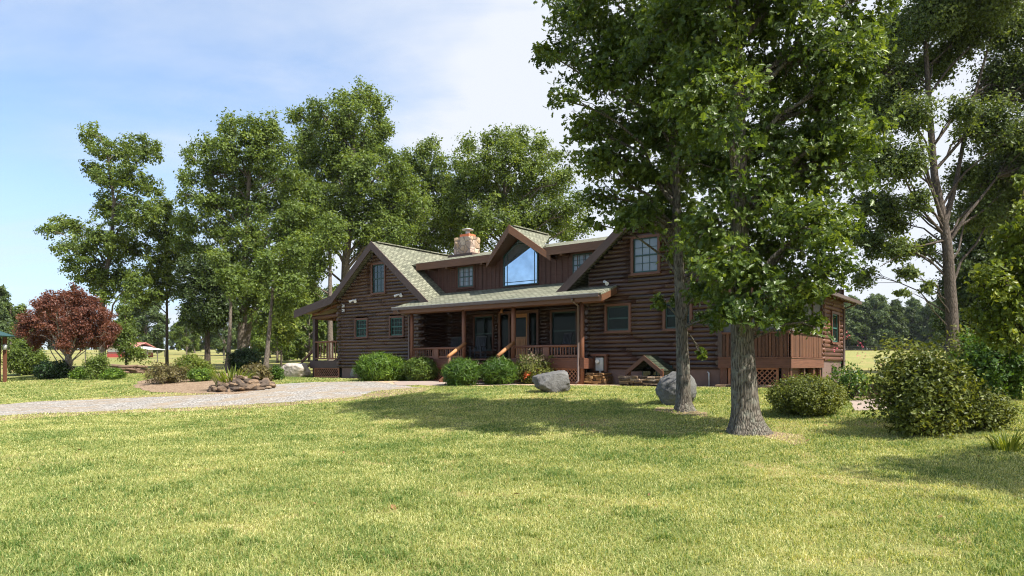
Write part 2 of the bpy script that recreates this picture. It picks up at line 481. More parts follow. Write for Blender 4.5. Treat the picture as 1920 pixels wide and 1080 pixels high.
def sheet(name, poly, mat, zoff, wob=.25, step=.35, keep=True):
    """a sheet lying on the terrain inside a wobbled outline"""
    P = []
    for i in range(len(poly)):
        a = np.array(poly[i]); b = np.array(poly[(i + 1) % len(poly)])
        k = max(1, int(np.linalg.norm(b - a) / .4))
        for j in range(k):
            p = a + (b - a) * j / k
            P.append((p[0] + wob * nz(p[0], p[1], .8) + wob * .5 * nz(p[0] + 9, p[1], 2.2), p[1] + wob * nz(p[0], p[1] + 40, .8)))
    bm = bmesh.new()
    vs = [bm.verts.new((x, y, 0)) for x, y in P]
    bm.faces.new(vs)
    bmesh.ops.triangulate(bm, faces=bm.faces[:], ngon_method='BEAUTY')
    xs = [p[0] for p in P]; ys = [p[1] for p in P]
    for ax, lo, hi in ((0, min(xs), max(xs)), (1, min(ys), max(ys))):
        c = lo + step
        while c < hi:
            no = (1, 0, 0) if ax == 0 else (0, 1, 0)
            co = (c, 0, 0) if ax == 0 else (0, c, 0)
            bmesh.ops.bisect_plane(bm, geom=bm.verts[:] + bm.edges[:] + bm.faces[:], plane_co=co, plane_no=no, dist=1e-5)
            c += step * (1 if hi - lo < 30 else 2)
    for v in bm.verts: v.co.z = tz(v.co.x, v.co.y) + zoff
    bmesh.ops.recalc_face_normals(bm, faces=bm.faces[:])
    me = bpy.data.meshes.new(name); bm.to_mesh(me); bm.free()
    if me.polygons and me.polygons[0].normal.z < 0: me.flip_normals()
    o = link(name, me, mat); tag(o, kind='structure')
    (SHEETS if keep else THIN).append(P)
    return o

def gp(*pts): return [(lambda q: (q.x, q.y))(ground(px, py)) for px, py in pts]

sheet('driveway', gp((-160, 772), (60, 754), (200, 749), (340, 743), (440, 738), (510, 722), (560, 718), (640, 716), (705, 716),
                     (745, 722), (790, 728), (740, 731), (700, 735), (660, 745), (560, 753), (430, 762), (250, 769), (80, 776), (-160, 792)), M['gravel'], .014, .3)
sheet('verge', gp((-160, 788), (80, 772), (250, 765), (430, 758), (560, 749), (660, 741), (760, 728), (820, 727), (790, 736), (720, 746), (600, 757), (430, 768), (250, 775), (80, 784), (-160, 802)), M['dirt'], .008, .3, .4, keep=False)
sheet('verge', gp((-160, 764), (200, 744), (330, 738), (420, 733), (420, 745), (200, 756), (-160, 778)), M['dirt'], .008, .4, .4, keep=False)
sheet('walkway', gp((735, 717), (800, 714.5), (905, 715), (975, 719), (965, 723), (900, 722), (800, 723), (745, 724)), M['walk'], .022, .08)
# pebble bed along the house front
def hp(*pts): return [(lambda w: (w.x, w.y))(hw(x, y)) for x, y in pts]
sheet('pebble_bed', hp((-12.2, .9), (-12.4, -.6), (-10.5, -2.6), (-8.5, -3.6), (-5, -3.9), (-2.5, -3.4), (.6, -2.1), (1.5, -.9), (4, -.75), (6.2, -.35), (8.7, -.3), (8.7, .9)), M['pea'], .010, .2)
sheet('bare_soil', gp((1340, 800), (1400, 806), (1460, 806), (1510, 818), (1530, 828), (1480, 832), (1430, 826), (1380, 820)), M['dirt'], .006, .8, .4, keep=False)
sheet('bare_soil', gp((1235, 765), (1285, 764), (1330, 774), (1320, 782), (1260, 778)), M['dirt'], .006, .6, .4, keep=False)
sheet('mulch_bed', gp((250, 724), (270, 714), (330, 704), (420, 700), (505, 708), (515, 728), (440, 740), (360, 739), (280, 735)), M['mulch'], .018, .3)
sheet('garden_path', gp((1595, 752), (1650, 748), (1700, 752), (1720, 762), (1660, 768), (1600, 771)), M['walk'], .014, .15)

# ------------------------------------------------------------------ house
HOUSE = empty('log_house', hw(0, 0, PAD), TH)
tag(HOUSE, 'dark brown two winged log house with green shingle roof and front porch', 'house')
OFF = (0, 0, PAD)
def part(mb, name, mat, parent=None):
    o = mb.build(name, mat, parent or HOUSE, OFF)
    return o
class Wall:
    """a vertical wall frame in house coordinates: origin, tangent, outward normal"""
    def __init__(s, o, t, n): s.o = np.array(o, float); s.t = np.array(t, float); s.n = np.array(n, float)
    def P(s, a, out, z):
        q = s.o + s.t * a + s.n * out; return Vector((q[0], q[1], z))
    def box(s, mb, a0, a1, o0, o1, z0, z1, tint=None):
        mb.hexa([s.P(a, o, z) for z in (z0, z1) for o in (o0, o1) for a in (a0, a1)], tint)

LOGH = .18
def log_wall(W, a0, a1, z0, z1, openings=(), clip=None, depth=.070, name='log_wall', mat='log', ext=(0, 0)):
    mb = MB(); z = z0; ci = 0
    while z < z1 - .02:
        zc = z + LOGH / 2
        lo, hi = a0, a1
        if clip:
            c = clip(zc)
            if c is None: break
            lo, hi = max(a0, c[0]), min(a1, c[1])
        if hi - lo < .15: break
        if lo == a0 and ci % 2 == 0: lo -= ext[0]
        if hi == a1 and ci % 2 == 0: hi += ext[1]
        iv = [(lo, hi)]
        for (p, q, r, s_) in openings:
            if r - .02 < zc < s_ + .02:
                nv = []
                for (u, v) in iv:
                    if q <= u or p >= v: nv.append((u, v)); continue
                    if p > u: nv.append((u, p))
                    if q < v: nv.append((q, v))
                iv = nv
        for (u, v) in iv:
            x = u
            while x < v - 1e-3:
                y = min(v, x + random.uniform(1.6, 4.2))
                if v - y < .7: y = v
                one_log(mb, W, x, y, zc, depth)
                x = y
        z += LOGH; ci += 1
    return part(mb, name, M[mat])

def one_log(mb, W, a, b, zc, depth):
    n = max(1, int((b - a) / .45)); tint = random.random(); o = random.random() * 30
    K = 7; rings = []
    ph = random.random() * 50
    for i in range(n + 1):
        x = a + (b - a) * i / n
        j = 1 + .12 * mnoise.noise(Vector((x * 1.3 + ph, zc * 7, 1))) + .05 * random.uniform(-1, 1)
        dz = .014 * mnoise.noise(Vector((x * .9 + ph, zc, 9)))
        rings.append([W.P(x, -.03 + (depth + .03) * math.cos(t) ** .8 * j if abs(t) < 1.56 else -.03, zc + dz + LOGH * .55 * math.sin(t) * (1 + .04 * (j - 1))) for t in [(-1 + 2 * k / (K - 1)) * math.pi / 2 for k in range(K)]])
    for i in range(n):
        for k in range(K - 1):
            x0, x1 = a + (b - a) * i / n, a + (b - a) * (i + 1) / n
            mb.poly([rings[i][k], rings[i + 1][k], rings[i + 1][k + 1], rings[i][k + 1]],
                    [(x0 + o, k * .04), (x1 + o, k * .04), (x1 + o, k * .04 + .04), (x0 + o, k * .04 + .04)], tint, True)
    for r in (rings[0][::-1], rings[-1]):
        mb.poly(r, [(o, i * .03) for i in range(K)], tint * .6)

def corner(x, y, dx, dy, z0, z1, name='log_ends', mat='log', r=.085, lx=.30, ly=.30):
    """crossing log ends at a corner; dx, dy point outward along the two walls"""
    mb = MB(); z = z0; i = 0
    while z < z1 - .05:
        zc = z + LOGH / 2; l = random.uniform(.85, 1.1)
        if i % 2 == 0: mb.tube([(x - dx * .3, y, zc), (x + dx * lx * l, y, zc)], [r, r * random.uniform(.95, 1.1)], 9, tint=random.random())
        else: mb.tube([(x, y - dy * .3, zc), (x, y + dy * ly * l, zc)], [r, r * random.uniform(.95, 1.1)], 9, tint=random.random())
        z += LOGH; i += 1
    return part(mb, name, M[mat])

def window(W, a0, a1, z0, z1, grid=(3, 2), casing=.10, glassm='glass', sash='green', out=.13, double=True, mat='trim', label=None, base=0.):
    """casing a0..a1, z0..z1 outer; window > sash, pane"""
    mb = MB()
    W.box(mb, a0, a0 + casing, base - .06, out, z0, z1, .4); W.box(mb, a1 - casing, a1, base - .06, out, z0, z1, .45)
    W.box(mb, a0 + casing, a1 - casing, base - .06, out - .004, z1 - casing, z1, .5)
    W.box(mb, a0 - .03, a1 + .03, base - .06, out + .035, z0 - .05, z0, .5)
    W.box(mb, a0 + casing, a1 - casing, base - .06, out - .004, z0, z0 + casing * .5, .5)
    w = part(mb, 'window', M[mat])
    if label: w['label'] = label
    i0, i1, j0, j1 = a0 + casing, a1 - casing, z0 + casing * .5, z1 - casing
    sb = MB(); f = .055; o0, o1 = base + .0, base + .055
    W.box(sb, i0, i0 + f, o0, o1, j0, j1); W.box(sb, i1 - f, i1, o0, o1, j0, j1)
    W.box(sb, i0 + f, i1 - f, o0, o1, j0, j0 + f * 1.2); W.box(sb, i0 + f, i1 - f, o0, o1, j1 - f, j1)
    zm = (j0 + j1) / 2
    if double: W.box(sb, i0 + f, i1 - f, o0, o1 + .004, zm - .03, zm + .03)
    if grid:
        nx, nz_ = grid; h = .011
        for k in range(1, nx):
            x = i0 + f + (i1 - i0 - 2 * f) * k / nx
            W.box(sb, x - h, x + h, o0 + .02, o1 - .012, j0 + f, j1 - f)
        for (za, zb) in (((j0 + f, zm), (zm, j1 - f)) if double else ((j0 + f, j1 - f),)):
            for k in range(1, nz_):
                zz = za + (zb - za) * k / nz_
                W.box(sb, i0 + f, i1 - f, o0 + .021, o1 - .013, zz - h, zz + h)
    part(sb, 'sash', M[sash], w)
    pb = MB(); W.box(pb, i0 + .01, i1 - .01, base - .02, base + .025, j0 + .01, j1 - .01); part(pb, 'pane', M[glassm], w)
    return w

GY = .9                                    # plane of both gable walls
PK_L, PKZ_L = -13.48, 8.3
PK_R, PKZ_R = 2.75, 8.1
SL = .815
FL = Wall((0, GY), (1, 0), (0, -1))
FP = Wall((0, 3.0), (1, 0), (0, -1))
ZL = 1.40
def clipL(z): h = (PKZ_L - .28 - z) / SL; return None if h < .1 else (PK_L - h, PK_L + h)
def clipR(z): h = (PKZ_R - .28 - z) / SL; return None if h < .1 else (PK_R - h, PK_R + h)
opL = [(-14.02, -12.84, 5.5, 7.2), (-15.4, -14.28, 3.1, 4.2), (-12.55, -11.4, 3.1, 4.2)]
opR = [(2.03, 3.33, 5.30, 6.86), (.80, 2.03, 2.97, 4.14), (3.45, 4.68, 2.97, 4.14)]
log_wall(FL, -16.7, -10.25, ZL, 8.2, opL, clipL, ext=(.0, .0))
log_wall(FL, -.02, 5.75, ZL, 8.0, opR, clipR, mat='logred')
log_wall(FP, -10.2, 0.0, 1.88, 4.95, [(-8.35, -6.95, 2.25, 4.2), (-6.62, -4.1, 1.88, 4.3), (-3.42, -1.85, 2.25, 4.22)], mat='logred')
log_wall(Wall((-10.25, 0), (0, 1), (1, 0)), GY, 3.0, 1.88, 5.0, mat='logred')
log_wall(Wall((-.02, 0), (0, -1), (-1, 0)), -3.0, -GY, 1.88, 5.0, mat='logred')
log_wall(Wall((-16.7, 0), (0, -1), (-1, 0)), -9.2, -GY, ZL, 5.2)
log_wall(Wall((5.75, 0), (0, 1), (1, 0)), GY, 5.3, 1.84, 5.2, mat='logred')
SR = Wall((8.4, 0), (0, 1), (1, 0))
log_wall(SR, 5.3, 8.7, 1.74, 4.3, [(6.35, 7.75, 2.5, 3.85)], mat='deck')
log_wall(Wall((0, 5.3), (1, 0), (0, -1)), 5.75, 8.4, 1.84, 4.6)
log_wall(Wall((0, 9.2), (-1, 0), (0, 1)), -8.4, 16.7, ZL, 5.0)
corner(-16.72, GY + .02, -1, -1, ZL, 5.3)
corner(-10.25, GY + .02, 1, -1, ZL, 4.6)
corner(-.02, GY + .02, -1, -1, ZL, 4.6, mat='logred')
corner(5.75, GY + .02, 1, -1, ZL, 5.0, mat='logred')
corner(8.38, 5.32, 1, -1, 1.74, 4.25, lx=.12, mat='deck')
corner(8.38, 8.68, 1, 1, 1.74, 4.25, lx=.12, ly=.42, mat='deck')

# foundation
fb = MB()
fb.box(-16.68, -10.27, GY + .02, 9.1, .3, ZL); fb.box(.0, 5.73, GY + .02, 9.1, .3, ZL); fb.box(-10.27, 0, 3.02, 9.1, .3, 1.88)
part(fb, 'foundation', M['found'])
fb = MB(); fb.box(5.73, 8.38, 5.32, 8.68, .3, 1.74); fs = part(fb, 'foundation', M['found'])
bw = MB(); SR.box(bw, 6.9, 7.55, -.02, .03, 1.05, 1.45); part(bw, 'foundation_window', M['glass'], fs)

# windows
window(FL, -14.02, -12.84, 5.5, 7.2, (3, 2), sash='greend', glassm='glassc2' if 'glassc2' in M else 'glass')
window(FL, -15.4, -14.28, 3.1, 4.2, (4, 2), glassm='glassd'); window(FL, -12.55, -11.4, 3.1, 4.2, (4, 2), glassm='glassd')
window(FL, 2.03, 3.33, 5.30, 6.86, (3, 2), glassm='glassc', sash='greend')
window(FL, .80, 2.03, 2.97, 4.14, None, sash='greend', glassm='glassd'); window(FL, 3.45, 4.68, 2.97, 4.14, None, sash='greend', glassm='glassd')
window(FP, -8.35, -6.95, 2.25, 4.2, (2, 1), sash='greend', glassm='glassd'); window(FP, -3.42, -1.85, 2.25, 4.22, None, sash='greend', glassm='glassd')
window(SR, 6.35, 7.75, 2.5, 3.85, (2, 1), sash='green')

# door with sidelights
db = MB()
for a in (-6.62, -5.98, -4.78, -4.22): FP.box(db, a, a + .12, -.06, .14, 1.89, 4.15)
FP.box(db, -6.62, -4.10, -.06, .15, 4.15, 4.3)
dr = part(db, 'door_frame', M['trim'])
lb = MB(); FP.box(lb, -5.86, -4.78, -.02, .05, 1.89, 4.14); FP.box(lb, -5.72, -4.92, .05, .07, 1.98, 2.4)
for k in range(5): FP.box(lb, -5.70 + k * .16, -5.57 + k * .16, .07, .085, 2.0, 2.85)
FP.box(lb, -5.74, -4.9, .05, .075, 2.88, 2.98); FP.box(lb, -5.74, -4.9, .05, .075, 3.95, 4.05)
part(lb, 'door', M['door'], dr)
pb = MB(); FP.box(pb, -5.72, -4.92, .045, .062, 2.98, 3.95); part(pb, 'door_pane', M['glassd'], dr)
for a in (-6.5, -4.66):
    pb = MB(); FP.box(pb, a, a + .44 if a < -6 else a + .44, -.02, .03, 2.0, 4.1); part(pb, 'sidelight', M['glassd'], dr)

# dormer wall (board and batten)
DY = 2.5
FD = Wall((0, DY), (1, 0), (0, -1))
wb = MB()
FD.box(wb, -12.2, -5.95, -.08, 0, 5.2, 7.15, .4); FD.box(wb, -3.84, 1.6, -.08, 0, 5.2, 7.15, .4)
FD.box(wb, -5.95, -3.84, -.08, 0, 5.2, 5.52, .4)
wb.poly([FD.P(-6.6, -.02, 6.9), FD.P(-3.2, -.02, 6.9), FD.P(-4.9, -.02, 8.25)], [(0, 0), (3, 0), (1.5, 1.4)], .4)
x = -12.1
while x < 1.5:
    if not (-6.0 < x < -3.85): FD.box(wb, x, x + .05, 0, .028, 5.3, 7.1)
    elif x > 9: pass
    x += random.uniform(.27, .36)
part(wb, 'board_wall', M['boards'])
window(FD, -9.12, -7.86, 5.62, 6.82, (3, 2), glassm='glassc', sash='greend', out=.06, mat='boards')
window(FD, -1.95, -.70, 5.62, 6.82, (3, 2), glassm='glassc', sash='greend', out=.06, mat='boards')
# great pentagon window
cx = -4.895
pts = [(-5.96, 5.5), (-3.83, 5.5), (-3.83, 7.02), (cx, 7.85), (-5.96, 7.02)]
def ring(mb, W, P, w, o0, o1):
    c = np.mean(np.array(P), 0)
    Q = [tuple(np.array(p) + (c - np.array(p)) * w) for p in P]
    for i in range(len(P)):
        j = (i + 1) % len(P)
        a, b_, c_, d = P[i], P[j], Q[j], Q[i]
        mb.hexa([W.P(*(p[0], o, p[1])) for o in (o0, o1) for p in (a, b_, d, c_)])
    return Q
wb = MB(); Q = ring(wb, FD, pts, .05, -.05, .07); gw = part(wb, 'window', M['greend'])
gw['label'] = 'large five sided picture window reflecting the blue sky'
wb = MB(); q2 = Q
wb.poly([FD.P(p[0], .02, p[1]) for p in Q], [(p[0], p[1]) for p in Q]); part(wb, 'pane', M['glassb'], gw)
wb = MB()
FD.box(wb, -5.75, -5.72, .021, .035, 5.56, 7.1); FD.box(wb, -4.07, -4.04, .021, .035, 5.56, 7.1); FD.box(wb, -5.9, -3.88, .022, .034, 5.68, 5.71)
prev = None
for k in range(13):
    a = -5.9 + 2.0 * k / 12; z = 6.95 + .62 * math.sin(math.pi * k / 12) ** .7
    p = FD.P(a, .03, z)
    if prev: wb.beam(prev, p, .014, .03)
    prev = p
part(wb, 'muntin', M['greend'], gw)

# ---- roofs
T = .10
rb = MB()
RY0, RY1 = .36, 9.6
def zl(x): return PKZ_L - SL * abs(x - PK_L)
def zr(x): return PKZ_R - SL * abs(x - PK_R)
pr = lambda y: 4.5 + .315 * (y + .5)         # porch roof top
rb.slab([(PK_L, RY0, PKZ_L), (-9.14, RY0, zl(-9.14)), (-9.3, .9, zl(-9.3)), (-9.95, 2.62, zl(-9.95)), (-11.2, 2.62, zl(-11.2)), (-11.2, RY1, zl(-11.2)), (PK_L, RY1, PKZ_L)], T)
rb.slab([(PK_L, RY0, PKZ_L), (-16.9, RY0, zl(-16.9)), (-16.9, RY1, zl(-16.9)), (PK_L, RY1, PKZ_L)], T)
rb.slab([(-16.9, RY0, zl(-16.9)), (-20.45, RY0, 4.83), (-20.45, RY1, 4.83), (-16.9, RY1, zl(-16.9))], T)
rb.beam((PK_L, RY0 + .3, PKZ_L + .02), (PK_L, 9.4, PKZ_L + .02), .3, .05, tint=.5)
part(rb, 'roof', M['shingle'])
rb = MB()
rb.slab([(PK_R, RY0, PKZ_R), (-1.43, RY0, zr(-1.43)), (-1.2, .9, zr(-1.2)), (-.62, 2.62, zr(-.62)), (.8, 2.62, zr(.8)), (.8, RY1, zr(.8)), (PK_R, RY1, PKZ_R)], T)
rb.slab([(PK_R, RY0, PKZ_R), (6.0, RY0, zr(6.0)), (6.0, RY1, zr(6.0)), (PK_R, RY1, PKZ_R)], T)
rb.slab([(6.0, RY0, zr(6.0)), (9.0, RY0, 4.45), (9.0, RY1 - .2, 4.45), (6.0, RY1 - .2, zr(6.0))], T)
rb.beam((PK_R, RY0, PKZ_R + .02), (PK_R, 9.4, PKZ_R + .02), .3, .05, tint=.5)
part(rb, 'roof', M['shingle'])
# shed dormer roof + main back slope
EV, EZ, MY, MZ = 1.88, 7.07, 6.2, 8.16
rb = MB()
vz = EZ + (MZ - EZ) * (4.9 - EV) / (MY - EV)
rb.slab([(-12.0, EV, EZ), (-6.2, EV, EZ), (-4.78, 4.9, vz), (-4.78, MY, MZ), (-12.0, MY, MZ)], T)
rb.slab([(-3.12, EV, EZ), (1.5, EV, EZ), (1.5, MY, MZ), (-4.78, MY, MZ), (-4.78, 4.9, vz)], T)
rb.slab([(-13.4, MY, MZ), (2.6, MY, MZ), (2.6, 10.2, 5.0), (-13.4, 10.2, 5.0)], T)
part(rb, 'dormer_roof', M['shingle'])
# porch roof
rb = MB()
rb.slab([(-10.83, -.5, pr(-.5)), (1.37, -.5, pr(-.5)), (1.37, GY - .1, pr(GY - .1)), (-.1, GY - .1, pr(GY - .1)), (-.1, 2.54, pr(2.54)), (-10.2, 2.54, pr(2.54)), (-10.2, GY - .1, pr(GY - .1)), (-10.83, GY - .1, pr(GY - .1))], .08)
part(rb, 'porch_roof', M['shingle'])
cb = MB()
cb.slab([(-10.75, -.42, pr(-.42) - .1), (1.3, -.42, pr(-.42) - .1), (1.3, .75, pr(.75) - .1), (-.15, .75, pr(.75) - .1), (-.15, 2.9, pr(2.9) - .1), (-10.15, 2.9, pr(2.9) - .1), (-10.15, .75, pr(.75) - .1), (-10.75, .75, pr(.75) - .1)], .04)
part(cb, 'porch_ceiling', M['trim'])
fb = MB(); fb.box(-10.83, 1.37, -.5, -.46, 4.17, 4.42, .6)
fb.beam((1.37, -.46, 4.28), (1.37, .78, pr(.78) - .2), .04, .24, tint=.5)
fb.beam((-10.83, -.46, 4.28), (-10.83, .78, pr(.78) - .2), .04, .24, tint=.5)
part(fb, 'eave_fascia', M['eave'])
gb = MB(); gb.box(-10.83, 1.30, -.62, -.505, 4.34, 4.40); gb.box(-10.83, 1.30, -.63, -.60, 4.37, 4.47, .5); gu = part(gb, 'gutter', M['gutter'])
gb = MB(); gb.box(-10.83, 1.30, -.642, -.595, 4.47, 4.50); part(gb, 'gutter_lip', M['gutterl'], gu)

def rake(pts, y, w, th, mat, name='rake_fascia'):
    """boards along a polyline of roof-top points in the plane y; depth w below the line"""
    fb = MB()
    for i, ((x0, z0), (x1, z1)) in enumerate(zip(pts[:-1], pts[1:])):
        fb.hexa([(x, yy, zz) for zsel in (0, 1) for yy in (y, y + th) for (x, zz) in ((x0, z0 - w * (1 - zsel)), (x1, z1 - w * (1 - zsel)))], .5)
    return part(fb, name, M[mat])
rake([(-20.47, 4.86), (-16.9, zl(-16.9) + .03), (PK_L, PKZ_L + .03), (-9.12, zl(-9.12) + .02)], RY0 - .05, .46, .05, 'fascia')
rake([(-1.45, zr(-1.45) + .02), (PK_R, PKZ_R + .03), (6.0, zr(6.0) + .03), (9.02, 4.48)], RY0 - .05, .44, .05, 'fascia')
# dormer eave fascia
fb = MB()
for x0, x1, tails in ((-11.55, -6.2, (-10.7, -9.4, -7.0)), (-3.05, 1.3, (-2.2, -.3))):
    fb = MB(); fb.box(x0, x1, EV - .05, EV - .005, EZ - .36, EZ + .02, .5)
    for x in tails: fb.box(x, x + .12, EV - .006, DY, EZ - .42, EZ - .30)
    part(fb, 'dormer_fascia', M['eave'])
# prow gable over the great window: peak leans out
pk = Vector((-4.66, 1.22, 8.24)); fl = Vector((-6.62, 1.92, 6.72)); fr = Vector((-2.72, 1.92, 6.72)); bk = Vector((-4.78, 4.9, 8.30))
def shedz(y): return EZ + (MZ - EZ) * (y - EV) / (MY - EV)
rb = MB()
def onl(p, q, z): t = (z - p.z) / (q.z - p.z); return p + (q - p) * t
for foot, sgn in ((fl, -1), (fr, 1)):
    e = onl(pk, foot, EZ + .02)
    back = Vector((e.x, EV + .05, EZ + .02))
    rb.slab([pk, e, back, bk], .08)
    rb.slab([pk, foot, e + Vector((0, .02, -.02)), e], .05) if False else None
rb.beam(pk + Vector((0, .25, .02)), bk + Vector((0, -.3, .02)), .26, .05, tint=.5)
cr = part(rb, 'gable_roof', M['shingle'])
fb = MB()
dz = Vector((0, 0, -.40)); th = Vector((0, .06, 0))
for foot in (fl, fr):
    o1 = Vector((0, -.03, .03))
    a, b_ = pk + o1, foot + o1
    c8 = [a + dz, b_ + dz * .75, a + dz + th, b_ + dz * .75 + th, a, b_, a + th, b_ + th]
    fb.hexa(c8, .5)
    # soffit back to the wall
    fb.poly([a + dz * .5, b_ + dz * .5, Vector((b_.x, DY, b_.z - .2)), Vector((a.x - .1, DY, a.z - .2))], [(0, 0), (2, 0), (2, 1), (0, 1)], .3)
part(fb, 'gable_fascia', M['eave'])
# flashing strip where gable roof meets dormer: dark valley line along the left wing roof
# right eave gutter & soffit beam of the screened porch
gb = MB(); gb.box(9.0, 9.11, .4, 9.35, 4.28, 4.42); part(gb, 'gutter', M['gutter'])
bb = MB(); bb.box(8.3, 8.46, .55, 8.9, 4.22, 4.42); bb.box(5.8, 8.3, .55, .7, 4.22, 4.42)
for k in range(12): bb.beam((8.3, .9 + k * .72, 4.52), (9.0, .9 + k * .72, 4.30), .08, .13)
part(bb, 'top_plate', M['trim'])
# downspouts
def downspout(x, y, zt, zb, ex=(0, 0), mat='gutter'):
    mb = MB()
    p = [(x + ex[0], y + ex[1], zt), (x + ex[0], y + ex[1], zt - .12), (x, y, zt - .32), (x, y, zb + .12), (x - .02, y - .18, zb + .02)]
    mb.tube(p, .052, 8); part(mb, 'downspout', M[mat])
downspout(-10.05, -.14, 4.36, .86, (-.35, -.42)); downspout(.08, -.16, 4.36, .78, (-.05, -.40))
downspout(8.58, 8.35, 4.35, .9, (.47, 0))

# chimney
cb = MB(); 
def chim(mb):
    import itertools
    n = 7
    for (x0, x1, y0, y1, z0, z1) in ((-11.66, -10.42, 5.08, 5.92, 7.4, 8.98),):
        bm = bmesh.new(); bmesh.ops.create_cube(bm, size=1)
        bmesh.ops.subdivide_edges(bm, edges=bm.edges[:], cuts=9, use_grid_fill=True)
        for v in bm.verts:
            p = Vector((x0 + (v.co.x + .5) * (x1 - x0), y0 + (v.co.y + .5) * (y1 - y0), z0 + (v.co.z + .5) * (z1 - z0)))
            nn = mnoise.noise_vector(p * 2.6) * .07 + mnoise.noise_vector(p * 6) * .03
            v.co = p + nn - Vector(OFF)
        me = bpy.data.meshes.new('chimney'); bm.to_mesh(me); bm.free()
        for p in me.polygons: p.use_smooth = False
        return link('chimney', me, M['chim'], HOUSE)
ch = chim(cb)
cb = MB(); cb.box(-11.35, -10.65, 5.2, 5.8, 8.93, 9.16, .5); part(cb, 'chimney_flue', M['clay'], ch)
cb = MB(); cb.tube([(-11.0, 5.5, 9.12), (-11.0, 5.5, 9.42)], .13, 12)
cb.tube([(-11.0, 5.5, 9.42), (-11.0, 5.5, 9.46), (-11.0, 5.5, 9.53)], [.34, .34, .04], 14); part(cb, 'chimney_cap', M['grey'], ch)
fb = MB(); fb.box(-11.95, -10.1, 4.85, 6.1, 7.5, 7.97); part(fb, 'flashing', M['fascia'], ch)
vb = MB(); vb.tube([(-1.6, 6.3, 8.0), (-1.6, 6.3, 8.95)], .07, 8); part(vb, 'vent_pipe', M['trim'])

# ---- front porch
FZ = 1.86
pb = MB()
x = -10.1
pb.box(-10.15, .3, -.10, 2.98, FZ - .06, FZ, .5)
part(pb, 'porch_floor', M['deck'])
sb = MB(); sb.box(-10.15, -6.5, -.15, -.10, 1.42, FZ - .02, .5); sb.box(-10.15, -6.5, -.18, -.12, FZ - .02, FZ + .02, .7)
part(sb, 'deck_skirt', M['deck'])
sb = MB(); sb.box(-3.4, .3, -.15, -.10, 1.42, FZ - .02, .5)
sb.box(.30, .35, -.15, GY, 1.42, FZ - .02, .6); sb.box(-3.4, .36, -.18, -.12, FZ - .02, FZ + .02, .7)
part(sb, 'deck_skirt', M['deck'])
for x in (-9.99, -6.44, -3.45, .16):
    mb = MB(); r = .105
    mb.tube([(x, 0, FZ if x not in (.16, -9.99) else .7), (x, 0, 2.6), (x, 0, 3.4), (x, 0, 4.2)], [r * 1.02, r * .96, r * 1.02, r * .95], 10)
    part(mb, 'porch_post', M['post'])
bb = MB(); bb.tube([(-10.7, 0, 4.26), (-5, 0, 4.27), (1.2, 0, 4.26)], .12, 10); part(bb, 'porch_beam', M['trim'])

def railing(W, a0, a1, zt, zb, mid=True, name='railing', mat='post', step=.14, w=.045, lab=None):
    mb = MB()
    mb.tube([W.P(a0, 0, zt), W.P((a0 + a1) / 2, 0, zt + .008), W.P(a1, 0, zt)], .055, 8)
    W.box(mb, a0, a1, -.03, .03, zb, zb + .08)
    n = int((a1 - a0) / step)
    for k in range(1, n):
        a = a0 + (a1 - a0) * k / n + random.uniform(-.012, .012)
        W.box(mb, a - w / 2, a + w / 2, -.02, .02, zb + .08, zt - .03)
    if mid:
        a = (a0 + a1) / 2; W.box(mb, a - .16, a + .16, .03, .075, zb - .3, zt - .04, .6)
    return part(mb, name, M[mat])
PF = Wall((0, 0), (1, 0), (0, -1))
railing(PF, -9.95, -6.5, 2.38, 1.92); railing(PF, -3.38, .1, 2.38, 1.92)

def lattice(W, a0, a1, z0, z1, out=0., name='lattice', mat='lattice', sp=.13, w=.032):
    mb = MB()
    for sgn, o in ((1, out), (-1, out + .012)):
        H = z1 - z0
        c = -H
        L = a1 - a0
        k = -H if sgn == 1 else 0
        s = k
        while s < (L if sgn == 1 else L + H):
            # line a = s + sgn*t, z = t
            if sgn == 1: t0, t1 = max(0, -s), min(H, L - s)
            else: t0, t1 = max(0, s - L), min(H, s)
            if t1 - t0 > .04:
                p0 = W.P(a0 + s + sgn * t0, o, z0 + t0); p1 = W.P(a0 + s + sgn * t1, o, z0 + t1)
                mb.beam(p0, p1, .010, w, up=(p1 - p0).cross(Vector((W.n[0], W.n[1], 0))))
            s += sp * 1.414
    for (u, v, p, q) in ((a0, a1, z0 - .04, z0 + .04), (a0, a1, z1 - .05, z1)):
        W.box(mb, u, v, out - .012, out + .024, p, q)
    for u in (a0, a1): W.box(mb, u - .04, u + .04, out - .013, out + .026, z0 - .04, z1)
    return part(mb, name, M[mat])
lattice(PF, -3.3, .05, .80, 1.42, .06); lattice(PF, -9.9, -6.55, .80, 1.42, .06)
vb = MB(); vb.box(-10.1, .25, .2, .25, .4, 1.4); part(vb, 'crawl_shade', M['dark'])  # near-black sheet behind the lattice, painting the shade under the porch
# front steps and log handrails
sb = MB()
for k in range(5): sb.box(-6.3, -3.6, -.38 - k * .3, -.09 - k * .3 + (.0 if k == 0 else .02), FZ - .06 - (k + 1) * .19, FZ - (k + 1) * .19)
for x in (-6.36, -3.6): sb.beam((x, -.15, 1.62), (x, -1.75, .75), .05, .28)
part(sb, 'step', M['deck'])
for x in (-6.36, -3.42):
    mb = MB(); mb.tube([(x, .0, 2.60), (x, -.6, 2.28), (x, -1.2, 1.95)], [.085, .09, .085], 9)
    hr = part(mb, 'handrail', M['handrail'])
    mb = MB(); mb.tube([(x, -1.12, .6), (x, -1.12, 1.92)], .07, 9); part(mb, 'newel_post', M['post'], hr)

